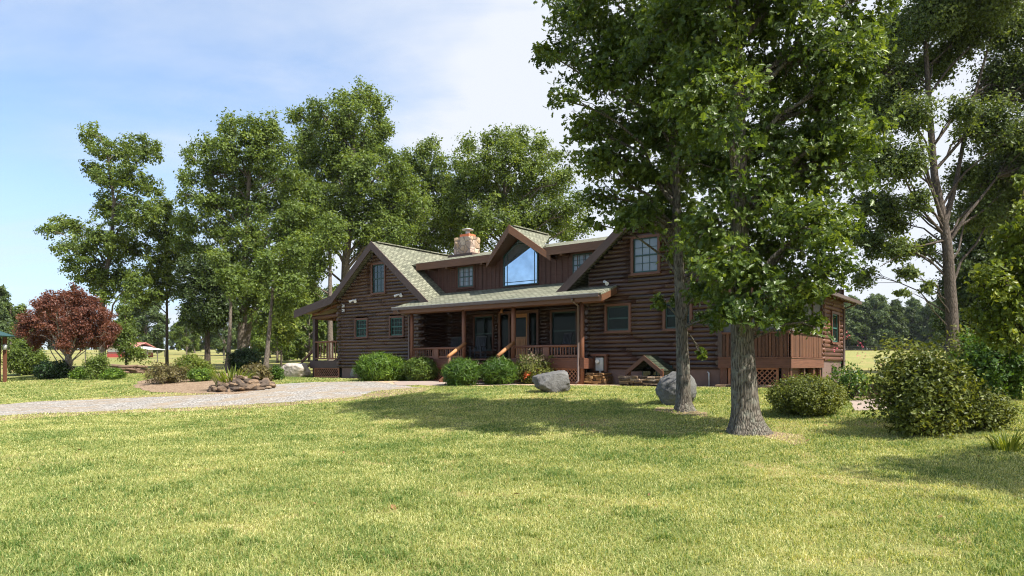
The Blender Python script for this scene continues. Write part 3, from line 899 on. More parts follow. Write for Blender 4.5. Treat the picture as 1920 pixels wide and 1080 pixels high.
# ---- left side porch
LZ = 1.79
pb = MB(); pb.box(-19.55, -16.9, GY, 8.9, LZ - .06, LZ); part(pb, 'porch_floor', M['deck'])
sb = MB(); sb.box(-19.58, -16.85, GY - .05, GY, 1.37, LZ + .02, .3); sb.box(-19.6, -19.55, GY - .05, 8.9, 1.37, LZ + .02, .3); part(sb, 'deck_skirt', M['fascia'])
for y in (1.0, 4.6, 8.6):
    mb = MB(); mb.box(-19.42, -19.18, y - .1, y + .12, .6, 4.42); part(mb, 'porch_post', M['fascia'])
PLF = Wall((0, GY + .04), (1, 0), (0, -1))
railing(PLF, -19.2, -17.0, 2.93, 1.9, mid=False, step=.26, w=.06)
railing(Wall((-19.3, 0), (0, -1), (-1, 0)), -8.5, -4.6, 2.93, 1.9, mid=False, step=.26, w=.06)
lattice(PLF, -19.2, -16.95, .86, 1.37, .03)
vb = MB(); vb.box(-19.4, -16.8, 1.3, 1.35, .5, 1.4); part(vb, 'crawl_shade', M['dark'])  # dark sheet standing in for the shade below the side porch floor
bb = MB(); bb.tube([(-19.5, 1.0, 4.42), (-16.7, 1.0, 4.48)], .13, 9); bb.tube([(-18.9, 1.05, 4.72), (-16.8, 1.05, 5.22)], .09, 8)
bb.tube([(-19.4, 1.2, 4.42), (-19.4, 9, 4.42)], .12, 9)
for k in range(7): bb.tube([(-20.3, 1.6 + k * 1.2, 4.66), (-16.9, 1.6 + k * 1.2, 5.28)], .07, 7)
part(bb, 'porch_beam', M['post'])
cb = MB(); cb.slab([(-20.4, .45, 4.70), (-16.9, .45, 5.36), (-16.9, 9.4, 5.36), (-20.4, 9.4, 4.70)], .02); part(cb, 'porch_ceiling', M['trim'])
sb = MB()
for k in range(5): sb.box(-19.9 - k * .3, -19.58 - k * .3, 1.3, 3.6, LZ - .06 - (k + 1) * .19, LZ - (k + 1) * .19)
part(sb, 'step', M['deck'])
for y in (1.25, 3.7):
    mb = MB(); mb.beam((-19.3, y, 2.72), (-21.0, y, 1.75), .08, .14); mb.beam((-20.95, y, .7), (-20.95, y, 1.8), .1, .1)
    mb.beam((-19.5, y, 1.95), (-20.95, y, 1.15), .05, .12)
    part(mb, 'handrail', M['deck'])

# ---- right screened porch
RD = Wall((0, .6), (1, 0), (0, -1)); RS = Wall((8.4, 0), (0, 1), (1, 0))
pb = MB(); pb.box(5.85, 8.38, .62, 5.3, 1.76, 1.84); part(pb, 'porch_floor', M['deck'])
sb = MB(); RD.box(sb, 5.8, 8.45, 0, .05, 1.46, 1.86, .35); RS.box(sb, .6, 5.25, 0, .05, 1.46, 1.86, .8)
RD.box(sb, 5.8, 8.47, .05, .075, 1.82, 1.86, .6); RS.box(sb, .52, 5.25, .05, .075, 1.82, 1.86, .9)
part(sb, 'deck_skirt', M['deck'])
bb = MB()
for (W, a0, a1) in ((RD, 5.95, 8.38), (RS, .62, 5.2)):
    a = a0
    while a < a1 - .02:
        w = random.uniform(.10, .17) if W is RD else random.uniform(.16, .26)
        W.box(bb, a, min(a1, a + w) - .022, .0, .028 + random.uniform(0, .016), 1.87, 2.72); a += w
    W.box(bb, a0, a1, -.03, .08, 2.72, 2.79)
part(bb, 'board_panel', M['redboard'])
for (W, a, w_, o0, o1, z0) in [(RD, 5.8, .16, -.08, .06, 1.86)] + [(RD, a, .12, -.1, .03, 2.79) for a in (7.15, 8.28)] + [(RS, a, .12, -.1, .03, 2.79) for a in (.7, 2.2, 3.7, 5.1)]:
    mb = MB(); W.box(mb, a, a + w_, o0, o1, z0, 4.22); part(mb, 'screen_post', M['fascia'])
for W, a0, a1 in ((RD, 5.96, 7.15), (RD, 7.27, 8.28), (RS, .82, 2.2), (RS, 2.32, 3.7), (RS, 3.82, 5.1)):
    mb = MB(); W.box(mb, a0, a1, -.05, -.04, 2.79, 4.22); part(mb, 'screen', M['screen'])
lattice(RD, 6.2, 7.95, .74, 1.46, -.06)
for (W, a, w_, o0, o1) in [(RD, 5.85, .28, -.10, -.01), (RD, 8.1, .24, -.10, -.01)] + [(RS, a, .2, -.22, -.02) for a in (.72, 2.5, 3.9, 4.9)]:
    mb = MB(); W.box(mb, a, a + w_, o0, o1, .5, 1.46); part(mb, 'support_post', M['deck'])
for a0, a1 in ((.92, 2.5), (4.1, 4.9)):
    mb = MB(); RS.box(mb, a0, a1, -.2, -.17, .5, 1.46, .7); part(mb, 'under_panel', M['redboard'])
vb = MB(); vb.box(5.9, 8.0, 1.9, 1.95, .4, 1.45); vb.box(7.3, 7.35, 1.95, 5.2, .4, 1.45); part(vb, 'crawl_shade', M['dark'])  # dark sheets whose colour stands in for shade beneath the screened porch

# ---- gable window hood over the window well, meter box, lights
hb = MB()
hy0, hy1 = -.35, GY
hx, hzp = 3.2, 1.94
for sg in (-1, 1):
    hb.slab([(hx, hy0, hzp), (hx + sg * .76, hy0, hzp - .58), (hx + sg * .76, hy1, hzp - .58), (hx, hy1, hzp)], .06)
hood = part(hb, 'window_hood', M['shingle_d'])
fb = MB()
for sg in (-1, 1):
    a, b_ = Vector((hx, hy0 - .04, hzp + .01)), Vector((hx + sg * .80, hy0 - .04, hzp - .61))
    dn = Vector((0, 0, -.19)); th = Vector((0, .05, 0))
    fb.hexa([a + dn, b_ + dn, a + dn + th, b_ + dn + th, a, b_, a + th, b_ + th], .4)
    fb.box(hx + sg * .7 - .05, hx + sg * .7 + .05, hy0 + .05, hy0 + .15, .7, hzp - .52)
part(fb, 'hood_fascia', M['trim'], hood)
wb = MB(); wb.box(hx - .65, hx + .65, GY - .12, GY - .02, .85, 1.55); ww = part(wb, 'window', M['greend'])
wb = MB(); wb.box(hx - .60, hx - .03, GY - .135, GY - .12, .92, 1.48); wb.box(hx + .03, hx + .60, GY - .135, GY - .12, .92, 1.48); part(wb, 'pane', M['glass'], ww)

mb = MB(); FL.box(mb, .22, .98, .1, .30, 1.95, 2.04); FL.box(mb, .26, .40, .1, .2, 1.28, 1.95); FL.box(mb, .82, .94, .1, .2, 1.28, 1.95); FL.box(mb, .4, .82, .1, .13, 1.28, 1.95)
mh = part(mb, 'meter_hood', M['trim'])
mb = MB(); FL.box(mb, .45, .80, .13, .27, 1.33, 1.88, .5); FL.box(mb, .59, .66, .14, .2, .9, 1.33, .5); part(mb, 'meter_box', M['grey'], mh)
mb = MB(); mb.tube([FL.P(.57, .27, 1.72), FL.P(.57, .36, 1.72)], .085, 14); part(mb, 'meter', M['white'], mh)
pb = MB(); pb.tube([FL.P(5.35, .08, .7), FL.P(5.35, .08, 1.27), FL.P(5.28, .06, 1.3)], .03, 7); part(pb, 'vent_pipe', M['grey'])

def floodlight(W, a, z, two=True):
    mb = MB(); mb.tube([W.P(a, .08, z), W.P(a, .14, z)], .06, 10); lt = part(mb, 'floodlight', M['grey'])
    for sg in ((-1, 1) if two else (1,)):
        mb = MB(); p = W.P(a, .14, z); q = W.P(a + sg * .12, .22, z - .03)
        d = (W.P(a + sg * .3, .42, z - .16) - q)
        mb.tube([p, q, q + d * .4, q + d * .75], [.02, .045, .06, .085], 10); part(mb, 'lamp_head', M['white'], lt)
floodlight(FL, -15.3, 5.25); floodlight(FL, -11.6, 5.35); floodlight(FL, .8, 5.1, False)
for a, z in ((-16.35, 4.95), (-16.35, 4.7)):
    mb = MB(); FL.box(mb, a - .06, a + .06, .1, .2, z - .07, z + .08, .5); sc_ = part(mb, 'security_camera', M['white'])
    mb = MB(); mb.tube([FL.P(a, .2, z + .01), FL.P(a, .225, z + .01)], .035, 10); part(mb, 'camera_lens', M['dark'], sc_)
mb = MB(); mb.tube([FP.P(-6.3, .1, 4.42), FP.P(-6.3, .25, 4.42), FP.P(-6.3, .25, 4.22)], [.03, .05, .09], 10); part(mb, 'porch_lamp', M['handrail'])

# ---- chairs on the porch
def rocking_chair(x, y, rz, label):
    root = empty('porch_chair', hw(x, y, FZ), TH + rz); tag(root, label, 'chair', 'chairs on the front porch')
    mb = MB(); mb.box(-.28, .28, -.28, .26, .40, .44); mb.build('seat', M['chair'], root)
    mb = MB()
    for k in range(6): mb.beam((-.25 + k * .1, .26, .44), (-.25 + k * .1, .42, 1.15), .07, .025)
    mb.beam((-.3, .44, 1.15), (.3, .44, 1.15), .04, .1); mb.build('backrest', M['chair'], root)
    for sx in (-.3, .3):
        for yy in (-.26, .26):
            mb = MB(); mb.beam((sx, yy, .04), (sx, yy, .64 if yy < 0 else .62), .05, .05, up=(0, 1, 0)); mb.build('leg', M['chair'], root)
        mb = MB(); mb.box(sx - .05, sx + .05, -.34, .34, .63, .66); mb.build('armrest', M['chair'], root)
        mb = MB(); mb.tube([(sx, -.5, .09), (sx, -.2, .02), (sx, .2, .02), (sx, .6, .1)], .025, 6); mb.build('rocker', M['chair'], root)
rocking_chair(-7.35, 2.1, .25, 'dark slatted chair between the porch window and the front door')
rocking_chair(-2.0, 1.7, -.3, 'dark slatted chair under the porch window right of the door')
rocking_chair(-9.1, 2.2, .4, 'dark slatted chair in the shaded left corner of the porch')

# ------------------------------------------------------------------ rocks
def rock_mesh(name, sx, sy, sz, seed, sub=4, amp=.22, flat=.35, tint=.5, planes=()):
    bm = bmesh.new(); bmesh.ops.create_icosphere(bm, subdivisions=sub, radius=1)
    so = Vector((seed * 7.1, seed * 3.3, seed * 1.7))
    for v in bm.verts:
        p = v.co.copy()
        d = 1 + amp * mnoise.noise(p * 1.1 + so) + amp * .45 * mnoise.noise(p * 2.6 + so) + amp * .18 * mnoise.noise(p * 6 + so)
        # facets: clamp against a few random planes
        for k in range(7):
            r = random.Random(int(seed * 100) + k); n = Vector((r.uniform(-1, 1), r.uniform(-1, 1), r.uniform(-.6, 1))).normalized()
            h = r.uniform(.68, .9); q = (p * d).dot(n)
            if q > h: d *= 1 - flat * (q - h) / q * 2 if flat < .5 else h / q
        for (nx_, ny_, nz_, h) in planes:
            n = Vector((nx_, ny_, nz_)).normalized(); q = (p * d).dot(n)
            if q > h: d *= (h + (q - h) * .08) / q
        if sub > 4: d *= 1 + .030 * mnoise.noise(p * 5 + so) + .022 * mnoise.noise(p * 11 + so) - .035 * max(0, .12 - abs(mnoise.noise(p * 2.2 + so * 2))) * 8
        v.co = Vector((p.x * d * sx, p.y * d * sy, p.z * d * sz))
    me = bpy.data.meshes.new(name); bm.to_mesh(me); bm.free()
    me.polygons.foreach_set('use_smooth', np.full(len(me.polygons), sub > 3))
    a = me.attributes.new('tint', 'FLOAT', 'POINT'); a.data.foreach_set('value', np.full(len(me.vertices), tint, np.float32))
    return me
def rock(name, label, pos, s, seed, mat, rz=0., group=None, sink=.3, **kw):
    o = link(name, rock_mesh(name, *s, seed, sub=5, **kw), mat)
    o.location = (pos.x, pos.y, pos.z + s[2] * (1 - sink)); o.rotation_euler = (0, 0, rz)
    tag(o, label, 'boulder' if max(s) > .3 else 'rock', group); return o
rock('boulder', 'squat grey boulder with flat slanting top lying on lawn before porch', ground(1036, 735), (.72, .60, .50), 2.3, M['boulder'], .12, flat=.3, planes=[(-.28, -.1, 1, .62), (1, -.15, .12, .80), (-1, -.2, -.1, .86), (.05, -1, .1, .72), (-.5, -1, .5, .78)])
rock('boulder', 'big rounded grey boulder half hidden behind the slimmer oak trunk', ground(1273, 760) + Vector((0, .4, 0)), (.58, .55, .55), 5.1, M['boulder'], .4, amp=.16, flat=.25, planes=[(-.55, -.2, .8, .82), (.6, 0, .75, .86)])
p = ground(553, 707); rock('boulder', 'large pale tan boulder beside the left porch steps', p, (.90, .7, .58), 8.2, M['boulder3'], .1, flat=.4, planes=[(.05, -.1, 1, .72), (1, -.2, .5, .84)])
rock('rock', 'small grey rock beside the bright round bush', ground(667, 709), (.32, .3, .45), 3.3, M['boulder2'], .3)

# heap of flat stones on the island bed
protos = [rock_mesh('heap_stone', .40, .27, .15, 20 + i, sub=3, amp=.35, flat=.9, tint=.2 + .14 * i, planes=[(0, 0, 1, .5), (0, 0, -1, .5), (1, .3, 0, .7), (-.9, .5, .1, .75), (.1, -1, .2, .7)]) for i in range(6)]
def heap(n, c, rx, ry, h, label, group, mat, name='heap_stone'):
    for me in protos:
        if not me.materials: me.materials.append(mat)
    for i in range(n):
        a = random.uniform(0, 6.283); r = math.sqrt(random.random())
        x, y = c.x + rx * r * math.cos(a), c.y + ry * r * math.sin(a)
        o = bpy.data.objects.new(name, protos[i % 6]); COL.objects.link(o)
        z = tz(x, y) + .05 + h * max(0, 1 - r * r) * random.uniform(.2, 1.)
        o.location = (x, y, z); s = random.uniform(.5, 1.05)
        o.scale = (s, s * random.uniform(.8, 1.2), s * random.uniform(.8, 1.5))
        o.rotation_euler = (random.uniform(-.5, .5), random.uniform(-.6, .6), random.uniform(0, 6.28))
        tag(o, label, 'stone', group)
heap(120, ground(455, 731), 1.32, .9, .55, 'flat brown and tan stone in the heap at the right end of the island bed', 'stones heaped on the island bed', M['flagw'])

def stone_wall(label, x0, x1, y, zt, depth, mat, slope=0., zb=.62, curve=0.):
    """stacked stone in house coordinates"""
    mb = MB(); z = zb
    while z < zt:
        h = random.uniform(.045, .12); a = x0 + slope * (z - zb)
        while a < x1 - slope * (z - zb):
            w = random.uniform(.14, .46)
            b_ = min(a + w, x1 - slope * (z - zb))
            if b_ - a > .06:
                j = lambda: random.uniform(-.032, .032)
                yo = random.uniform(-.09, .06) + slope * (z - zb) * .5
                mb.hexa([(xx + j(), yy + yo + j(), zz + j() * .5) for zz in (z, z + h - .012) for yy in (y, y + depth) for xx in (a + .008, b_ - .008)])
            a = b_
        z += h
    c = hw((x0 + x1) / 2, y + depth / 2, PAD)
    o = mb.build('stone_wall', mat); o.data.transform(__import__('mathutils').Matrix.Translation((-(x0 + x1) / 2, -(y + depth / 2), -PAD)))
    o.location = c; o.rotation_euler = (0, 0, TH)
    tag(o, label, 'stone wall'); return o
stone_wall('stacked tan stones below the grey meter box', .15, 1.25, .05, 1.22, .75, M['flag'], .28)
stone_wall('low stacked stone wall under the little gabled window hood', 2.25, 4.05, -.62, 1.15, .35, M['flagw'], .0)
stone_wall('thin row of flat stones along the lattice behind the oak', 5.9, 8.1, .05, .86, .35, M['flagw'], .0)
# small dark retaining wall by the path at right
p = ground(1648, 752)
mb = MB(); z = -.1
while z < .38:
    h = random.uniform(.06, .11); a = -.9
    while a < .9:
        w = random.uniform(.2, .5); mb.hexa([(xx + random.uniform(-.02, .02), yy + random.uniform(-.03, .03), zz) for zz in (z, z + h - .01) for yy in (0, .35) for xx in (a, a + w - .01)]); a += w
    z += h
o = mb.build('stone_wall', M['flagw']); o.location = p + Vector((0, .6, 0)); o.rotation_euler = (0, 0, -.3); tag(o, 'low dark stone wall behind the paved path at right', 'stone wall')

# log pile near the red maple
p = ground(243, 700)
fw = MB(); fw.tube([(-.8, 0, 0), (-.2, .01, .01), (.8, 0, 0)], [.10, .11, .09], 8); fo = fw.build('firewood_log', M['firewood'])
for i in range(18):
    o = fo if i == 0 else fo.copy()
    if i: COL.objects.link(o)
    row = 0 if i < 8 else (1 if i < 14 else 2); k = i - (0, 8, 14)[row]
    o.location = p + Vector((random.uniform(-.5, .5), (k - 3.5 + row * .5) * .2, .1 + row * .19)); o.rotation_euler = (random.uniform(-.1, .1), random.uniform(-.12, .12), random.uniform(-.35, .35))
    o.scale = (random.uniform(.7, 1.1),) * 3
    tag(o, 'weathered log in the low wood pile right of the red maple', 'log', 'logs in the wood pile')

# ------------------------------------------------------------------ foliage
def unit(v): return v / np.maximum(np.linalg.norm(v, axis=-1, keepdims=True), 1e-9)
TPL = {
 'leaf': (np.array([(0, 0, 0), (.42, .30, .07), (1, 0, -.06), (.42, -.30, .07)]), np.array([(0, 2, 1), (0, 3, 2)])),
 'long': (np.array([(0, 0, 0), (.4, .13, .03), (1, 0, -.10), (.4, -.13, .03)]), np.array([(0, 2, 1), (0, 3, 2)])),
 'oak': (np.array([(0, 0, 0), (.22, .05, .01), (.28, .24, .05), (.42, .10, .02), (.55, .36, .06), (.66, .13, .02), (.84, .24, .0), (1., 0, -.08),
                   (.84, -.24, .0), (.66, -.13, .02), (.55, -.36, .06), (.42, -.10, .02), (.28, -.24, .05), (.22, -.05, .01)]),
         np.array([(0, 3, 1), (1, 3, 2), (0, 5, 3), (3, 5, 4), (0, 7, 5), (5, 7, 6), (0, 13, 11), (13, 12, 11), (0, 11, 9), (11, 10, 9), (0, 9, 7), (9, 8, 7)])),
 'needle': (np.array([(0, .06, 0), (0, -.06, 0), (1, 0, 0)]), np.array([(0, 1, 2)])),
}
def leaf_mesh(name, C, Nn, D, S, tpl, tint, off=(0, 0, 0)):
    """C centres, Nn normals, D leaf directions, S sizes"""
    tv, tf = TPL[tpl]
    Nn = unit(Nn); D = unit(D - Nn * np.sum(D * Nn, -1, keepdims=True)); B = np.cross(Nn, D)
    V = C[:, None, :] + S[:, None, None] * ((tv[None, :, 0:1] - .4) * D[:, None, :] + tv[None, :, 1:2] * B[:, None, :] + tv[None, :, 2:3] * Nn[:, None, :])
    n, k = len(C), len(tv)
    Fc = (np.arange(n)[:, None, None] * k + tf[None]).reshape(-1, 3)
    return raw_mesh(name, V.reshape(-1, 3) - np.array(off), Fc, np.repeat(tint, k), False)

def clusters_in(blobs, cr, dens, rng, squash=.85):
    """blobs: (centre, radius). returns cluster centres + outward directions + blob index"""
    P, O, I = [], [], []
    for i, (c, r) in enumerate(blobs):
        n = max(3, int(dens * 14 * (r / cr) ** 2))
        d = unit(rng.normal(size=(n, 3))); rr = r * (rng.random(n) ** .45)
        rr *= 1 + .18 * rng.normal(size=n)
        q = d * rr[:, None]; q[:, 2] *= squash
        P.append(np.array(c)[None] + q); O.append(d); I += [i] * n
    return np.concatenate(P), np.concatenate(O), np.array(I)

def foliage(name, blobs, cr, dens, per, size, tpl, mat, parent, off, rng, up=.7, flat=.55, droop=0., squash=.85, szvar=.3):
    P, O, I = clusters_in(blobs, cr, dens, rng, squash)
    n = len(P); per = int(per * 1.35)
    C = np.repeat(P, per, 0); Oo = np.repeat(O, per, 0)
    lim = np.array([min(1., .75 * blobs[i][1] / cr) for i in I])
    g = rng.normal(size=(n * per, 3)) * cr * .41 * np.repeat(lim, per)[:, None]; g[:, 2] *= flat
    C = C + g
    lo = unit(g + 1e-6)
    Nn = np.array([0, 0, 1.]) * up * .5 + .45 * Oo + .35 * lo + .55 * rng.normal(size=C.shape)
    D = lo + .5 * Oo + .6 * rng.normal(size=C.shape) + np.array([0, 0, -droop])
    S = size * (1 + szvar * rng.normal(size=len(C))).clip(.45, 1.8)
    tint = np.clip(np.repeat(rng.normal(.42, .16, n), per) + rng.normal(0, .17, len(C)), 0, 1)
    me = leaf_mesh(name, C, Nn, D, S, tpl, tint, off)
    return link(name, me, mat, parent), P, I

def flare(mb, path, rad, n=18, roots=5, h=.9, amp=1.1, seed=0):
    """trunk with root flare"""
    r0 = random.Random(seed); ang = [-.25, 1.3, 2.7, 3.9, 5.0][:roots]; am = [1.5, .5, .55, .6, .7][:roots]; ang = [x + r0.uniform(-.25, .25) for x in ang]
    pts = [Vector(p) for p in path]
    # resample
    P = []; RR = []
    for i in range(len(pts) - 1):
        L = (pts[i + 1] - pts[i]).length; k = max(2, int(L / (.16 if i == 0 else .45)))
        for j in range(k): t = j / k; P.append(pts[i].lerp(pts[i + 1], t)); RR.append(rad[i] + (rad[i + 1] - rad[i]) * t)
    P.append(pts[-1]); RR.append(rad[-1])
    z0 = pts[0].z; rings = []
    for p, r in zip(P, RR):
        q = []
        hh = max(0, 1 - (p.z - z0) / h) if p.z < z0 + h else 0
        for k in range(n):
            a = 2 * math.pi * k / n
            lob = sum(am[i] * max(0, math.cos(a - ang[i])) ** 6 for i in range(roots))
            f = 1 + hh ** 2.6 * (.22 + amp * lob) + .10 * lob * max(0, 1 - (p.z - z0) / (h * 3)) + .05 * mnoise.noise(Vector((math.cos(a) * 2, math.sin(a) * 2, p.z * .9 + seed)))
            q.append(p + Vector((math.cos(a), math.sin(a), 0)) * r * f)
        rings.append(q)
    L = 0
    for i in range(len(P) - 1):
        for k in range(n):
            k2 = (k + 1) % n
            mb.poly([rings[i][k], rings[i][k2], rings[i + 1][k2], rings[i + 1][k]], [(0, 0)] * 4, .5, True)

def tree(name, label, cat, base, path, r0, blobs, leafm, bark, cr=.7, dens=1., per=40, size=.2, tpl='leaf', spread=.45, seed=1, group=None,
         up=.7, flat=.55, droop=0., limbs=(), top_r=.25, twig=True, near=False, flareh=.9, limb_r=.35, squash=.85):
    """base: world point. path, blobs in photo pixels at the tree's depth; blobs get their own depth"""
    rng = np.random.default_rng(seed); Y = base.y
    root = empty(name, base); tag(root, label, cat, group)
    off = tuple(base)
    W = [at(px, py, Y) for px, py in path]
    W[0] = Vector((base.x, base.y, base.z - .12))
    xs = [b[0] for b in blobs]; half = (max(xs) - min(xs)) / 2 / F * Y
    B = []
    for (px, py, rp, *rest) in blobs:
        dy = rest[0] if rest else float(rng.uniform(-1, 1)) * spread * half
        yy = Y + dy
        B.append((at(px, py, yy), 1.10 * rp / F * Y))
    if not near: cr *= .74; per = int(per * .80); size *= .90; flat = .80; squash = 1.05; dens *= .86
    cr_o, P, I = foliage('crown', B, cr, dens, per, size, tpl, leafm, root, off, rng, up, flat, droop, squash)
    mb = MB(); n = len(W); rad = [r0 * (1 - (1 - top_r) * (i / (n - 1)) ** .9) for i in range(n)]
    if near: flare(mb, W, rad, 28, 5, flareh, .75, seed)
    else:
        flare(mb, W, rad, 9, 3, flareh, .35, seed)
    zz = [w.z for w in W]
    def trunk_at(z):
        for i in range(n - 1):
            if zz[i] <= z <= zz[i + 1] or i == n - 2:
                t = min(1, max(0, (z - zz[i]) / max(1e-3, zz[i + 1] - zz[i]))); return W[i].lerp(W[i + 1], t), rad[i] + (rad[i + 1] - rad[i]) * t
    rr = random.Random(seed)
    def bend(a, b, ra, rb, k=5, sag=.0, ns=8, wob=.12):
        L = (b - a).length; pts = []; rs = []
        for i in range(k + 1):
            t = i / k; p = a.lerp(b, t); p.z += L * .12 * math.sin(math.pi * t) * (1 if sag == 0 else -sag)
            if 0 < i < k: p += Vector((rr.uniform(-1, 1), rr.uniform(-1, 1), rr.uniform(-1, 1))) * L * wob * .35
            pts.append(p); rs.append(ra + (rb - ra) * t)
        mb.tube(pts, rs, ns, False, .5)
        return pts
    zmin = W[0].z + (W[-1].z - W[0].z) * .22
    for i, (c, r) in enumerate(B):
        hd = math.hypot(c.x - W[-1].x, c.y - W[-1].y)
        z = min(max(c.z - max(.5, hd * .75), zmin * .7 + W[0].z * .3), W[-1].z)
        p, pr_ = trunk_at(z)
        br = min(pr_ * .5, limb_r * (r / 1.5 + .35) * .15)
        lp = bend(p, c, br, br * .35, 5, ns=7 if near else 5)
        if twig:
            ids = np.where(I == i)[0]
            for j in ids[::3 if not near else 2]:
                q = Vector(P[j]); s = lp[rr.choice((3, 4, 5))]
                bend(s, q, br * .3, .006 if near else .012, 2, ns=4, wob=.2)
    for lim in limbs:      # explicit visible limbs: list of (px,py,dy) and radius
        pts = [at(px, py, Y + dy) for px, py, dy in lim[0]]
        m_ = len(pts); mb.tube(pts, [lim[1] * (1 - .75 * k / (m_ - 1)) for k in range(m_)], 7, False, .5)
    mb.build('trunk', bark, root, off, weld=True)
    return root

# ---- the two oaks in front of the house
b1 = ground(1398, 812)
tree('oak_tree', 'thick trunked oak standing nearest on the lawn right of centre', 'tree', b1,
     [(1402, 812), (1394, 700), (1390, 600), (1387, 450), (1384, 250), (1380, 60), (1380, -150), (1390, -330)], .275,
     [(1388, 588, 36), (1352, 560, 26), (1478, 592, 46), (1530, 614, 22), (1435, 555, 50), (1512, 535, 55), (1570, 505, 38), (1350, 505, 50), (1440, 470, 66), (1530, 430, 66), (1570, 420, 34),
      (1335, 425, 62), (1420, 380, 74), (1500, 330, 84), (1560, 300, 66), (1345, 320, 74), (1590, 250, 50), (1440, 260, 84), (1540, 200, 84), (1590, 150, 58), (1345, 210, 80),
      (1440, 140, 84), (1540, 90, 84), (1330, 100, 84), (1605, 50, 60), (1430, 20, 84), (1270, 50, 64), (1500, -60, 95), (1350, -80, 95), (1595, -60, 80), (1430, -180, 105), (1550, -180, 95), (1300, -190, 95), (1430, -330, 110), (1560, -300, 90), (1660, -20, 34), (1420, 510, 44)],
     M['oak'], M['barkN'], cr=.36, dens=.44, per=30, size=.14, tpl='oak', spread=.55, seed=3, near=True, flareh=.8, limb_r=.5, flat=.6)
b2 = ground(1281, 771)
tree('oak_tree', 'slimmer oak behind the thick one with big grey boulder at its foot', 'tree', b2,
     [(1281, 771), (1281, 690), (1277, 600), (1272, 480), (1265, 300), (1258, 100), (1255, -80), (1250, -250)], .185,
     [(1048, 100, 38), (1078, 35, 55), (1130, 150, 55), (1018, 95, 20), (1062, 190, 24), (1100, 235, 38), (1150, 60, 75), (1200, 130, 75), (1250, 50, 85), (1160, 230, 64), (1230, 250, 74), (1118, 310, 40),
      (1180, 325, 52), (1250, 350, 55), (1128, 365, 34), (1180, 385, 36), (1205, 398, 30), (1290, 420, 46), (1290, 555, 26), (1320, 535, 28), (1238, 568, 14), (1325, 585, 22), (1312, 490, 36), (1100, -40, 64), (1200, -60, 85), (1280, -150, 95), (1180, -180, 75),
      (1268, 470, 26), (1314, 664, 8), (1340, 600, 18), (1300, 300, 70), (1300, 180, 80), (1350, 480, 40), (1120, 420, 14), (1208, 402, 30), (1168, 412, 18), (1240, 415, 28), (1150, 300, 36)],
     M['oak'], M['barkN'], cr=.38, dens=.46, per=30, size=.145, tpl='oak', spread=.5, seed=5, near=True, flareh=.6, limb_r=.5, flat=.6)

# ---- trees right
b3 = stand(1789, 34)
tree('hardwood_tree', 'tall open crowned tree with bare grey limbs behind the large right bush', 'tree', b3,
     [(1789, 708), (1785, 600), (1777, 470), (1770, 420), (1752, 330), (1742, 200), (1735, 80)], .33,
     [(1690, 60, 42), (1750, 30, 42), (1830, 20, 55), (1900, 50, 46), (1690, 150, 40), (1755, 120, 34), (1885, 150, 50), (1655, 215, 34), (1715, 215, 32), (1850, 235, 42), (1910, 260, 40), (1650, 310, 32), (1700, 300, 30),
      (1805, 330, 28), (1870, 330, 42), (1655, 390, 28), (1715, 380, 22), (1640, 465, 24), (1690, 470, 22), (1730, 465, 18), (1700, 515, 15), (1840, 400, 34), (1900, 390, 45), (1620, 380, 24), (1610, 440, 22), (1625, 300, 26), (1640, 200, 26), (1650, 100, 30), (1670, 420, 26), (1690, 548, 9),
      (1635, 130, 40), (1960, 150, 60), (1950, 300, 60), (1800, 80, 34), (1780, -40, 60), (1880, -60, 70), (1740, 540, 12), (1620, 520, 18), (1800, 210, 24)],
     M['leafT'], M['bark3'], cr=.78, dens=2.0, per=44, size=.175, tpl='leaf', spread=.45, seed=9, limb_r=.4, top_r=.3,
     limbs=[([(1772, 425, 0), (1795, 330, .4), (1815, 220, .8), (1850, 100, 1.), (1870, 20, 1.)], .13), ([(1772, 430, 0), (1740, 330, -.6), (1722, 250, -1.), (1700, 180, -1.2)], .10),
            ([(1770, 440, 0), (1720, 385, -.8), (1680, 300, -1.4), (1600, 300, -1.6)], .07), ([(1773, 450, 0), (1710, 465, -.9), (1650, 500, -1.4)], .06), ([(1776, 440, 0), (1850, 390, .5), (1910, 330, .8)], .07)])
b4 = stand(1862, 47)
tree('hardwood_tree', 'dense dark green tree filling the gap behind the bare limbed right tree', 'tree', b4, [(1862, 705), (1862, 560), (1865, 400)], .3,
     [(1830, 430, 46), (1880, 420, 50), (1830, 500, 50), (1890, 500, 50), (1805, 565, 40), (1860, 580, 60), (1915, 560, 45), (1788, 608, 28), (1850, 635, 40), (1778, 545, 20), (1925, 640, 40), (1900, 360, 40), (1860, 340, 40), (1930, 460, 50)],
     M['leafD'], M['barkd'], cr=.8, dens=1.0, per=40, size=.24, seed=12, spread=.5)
b5 = stand(1945, 12.5)
tree('small_tree', 'small yellow green leafy tree cut off by the right edge', 'tree', b5, [(1945, 780), (1940, 650), (1930, 540), (1920, 430)], .09,
     [(1898, 465, 30), (1868, 525, 34), (1908, 540, 42), (1848, 575, 26), (1888, 602, 44), (1925, 420, 30), (1930, 610, 44), (1918, 345, 12), (1960, 500, 60), (1868, 625, 24), (1975, 400, 50)],
     M['leafY'], M['barkd'], cr=.26, dens=.8, per=22, size=.105, tpl='leaf', seed=14, spread=.8, droop=.8, up=.4, flareh=.2)
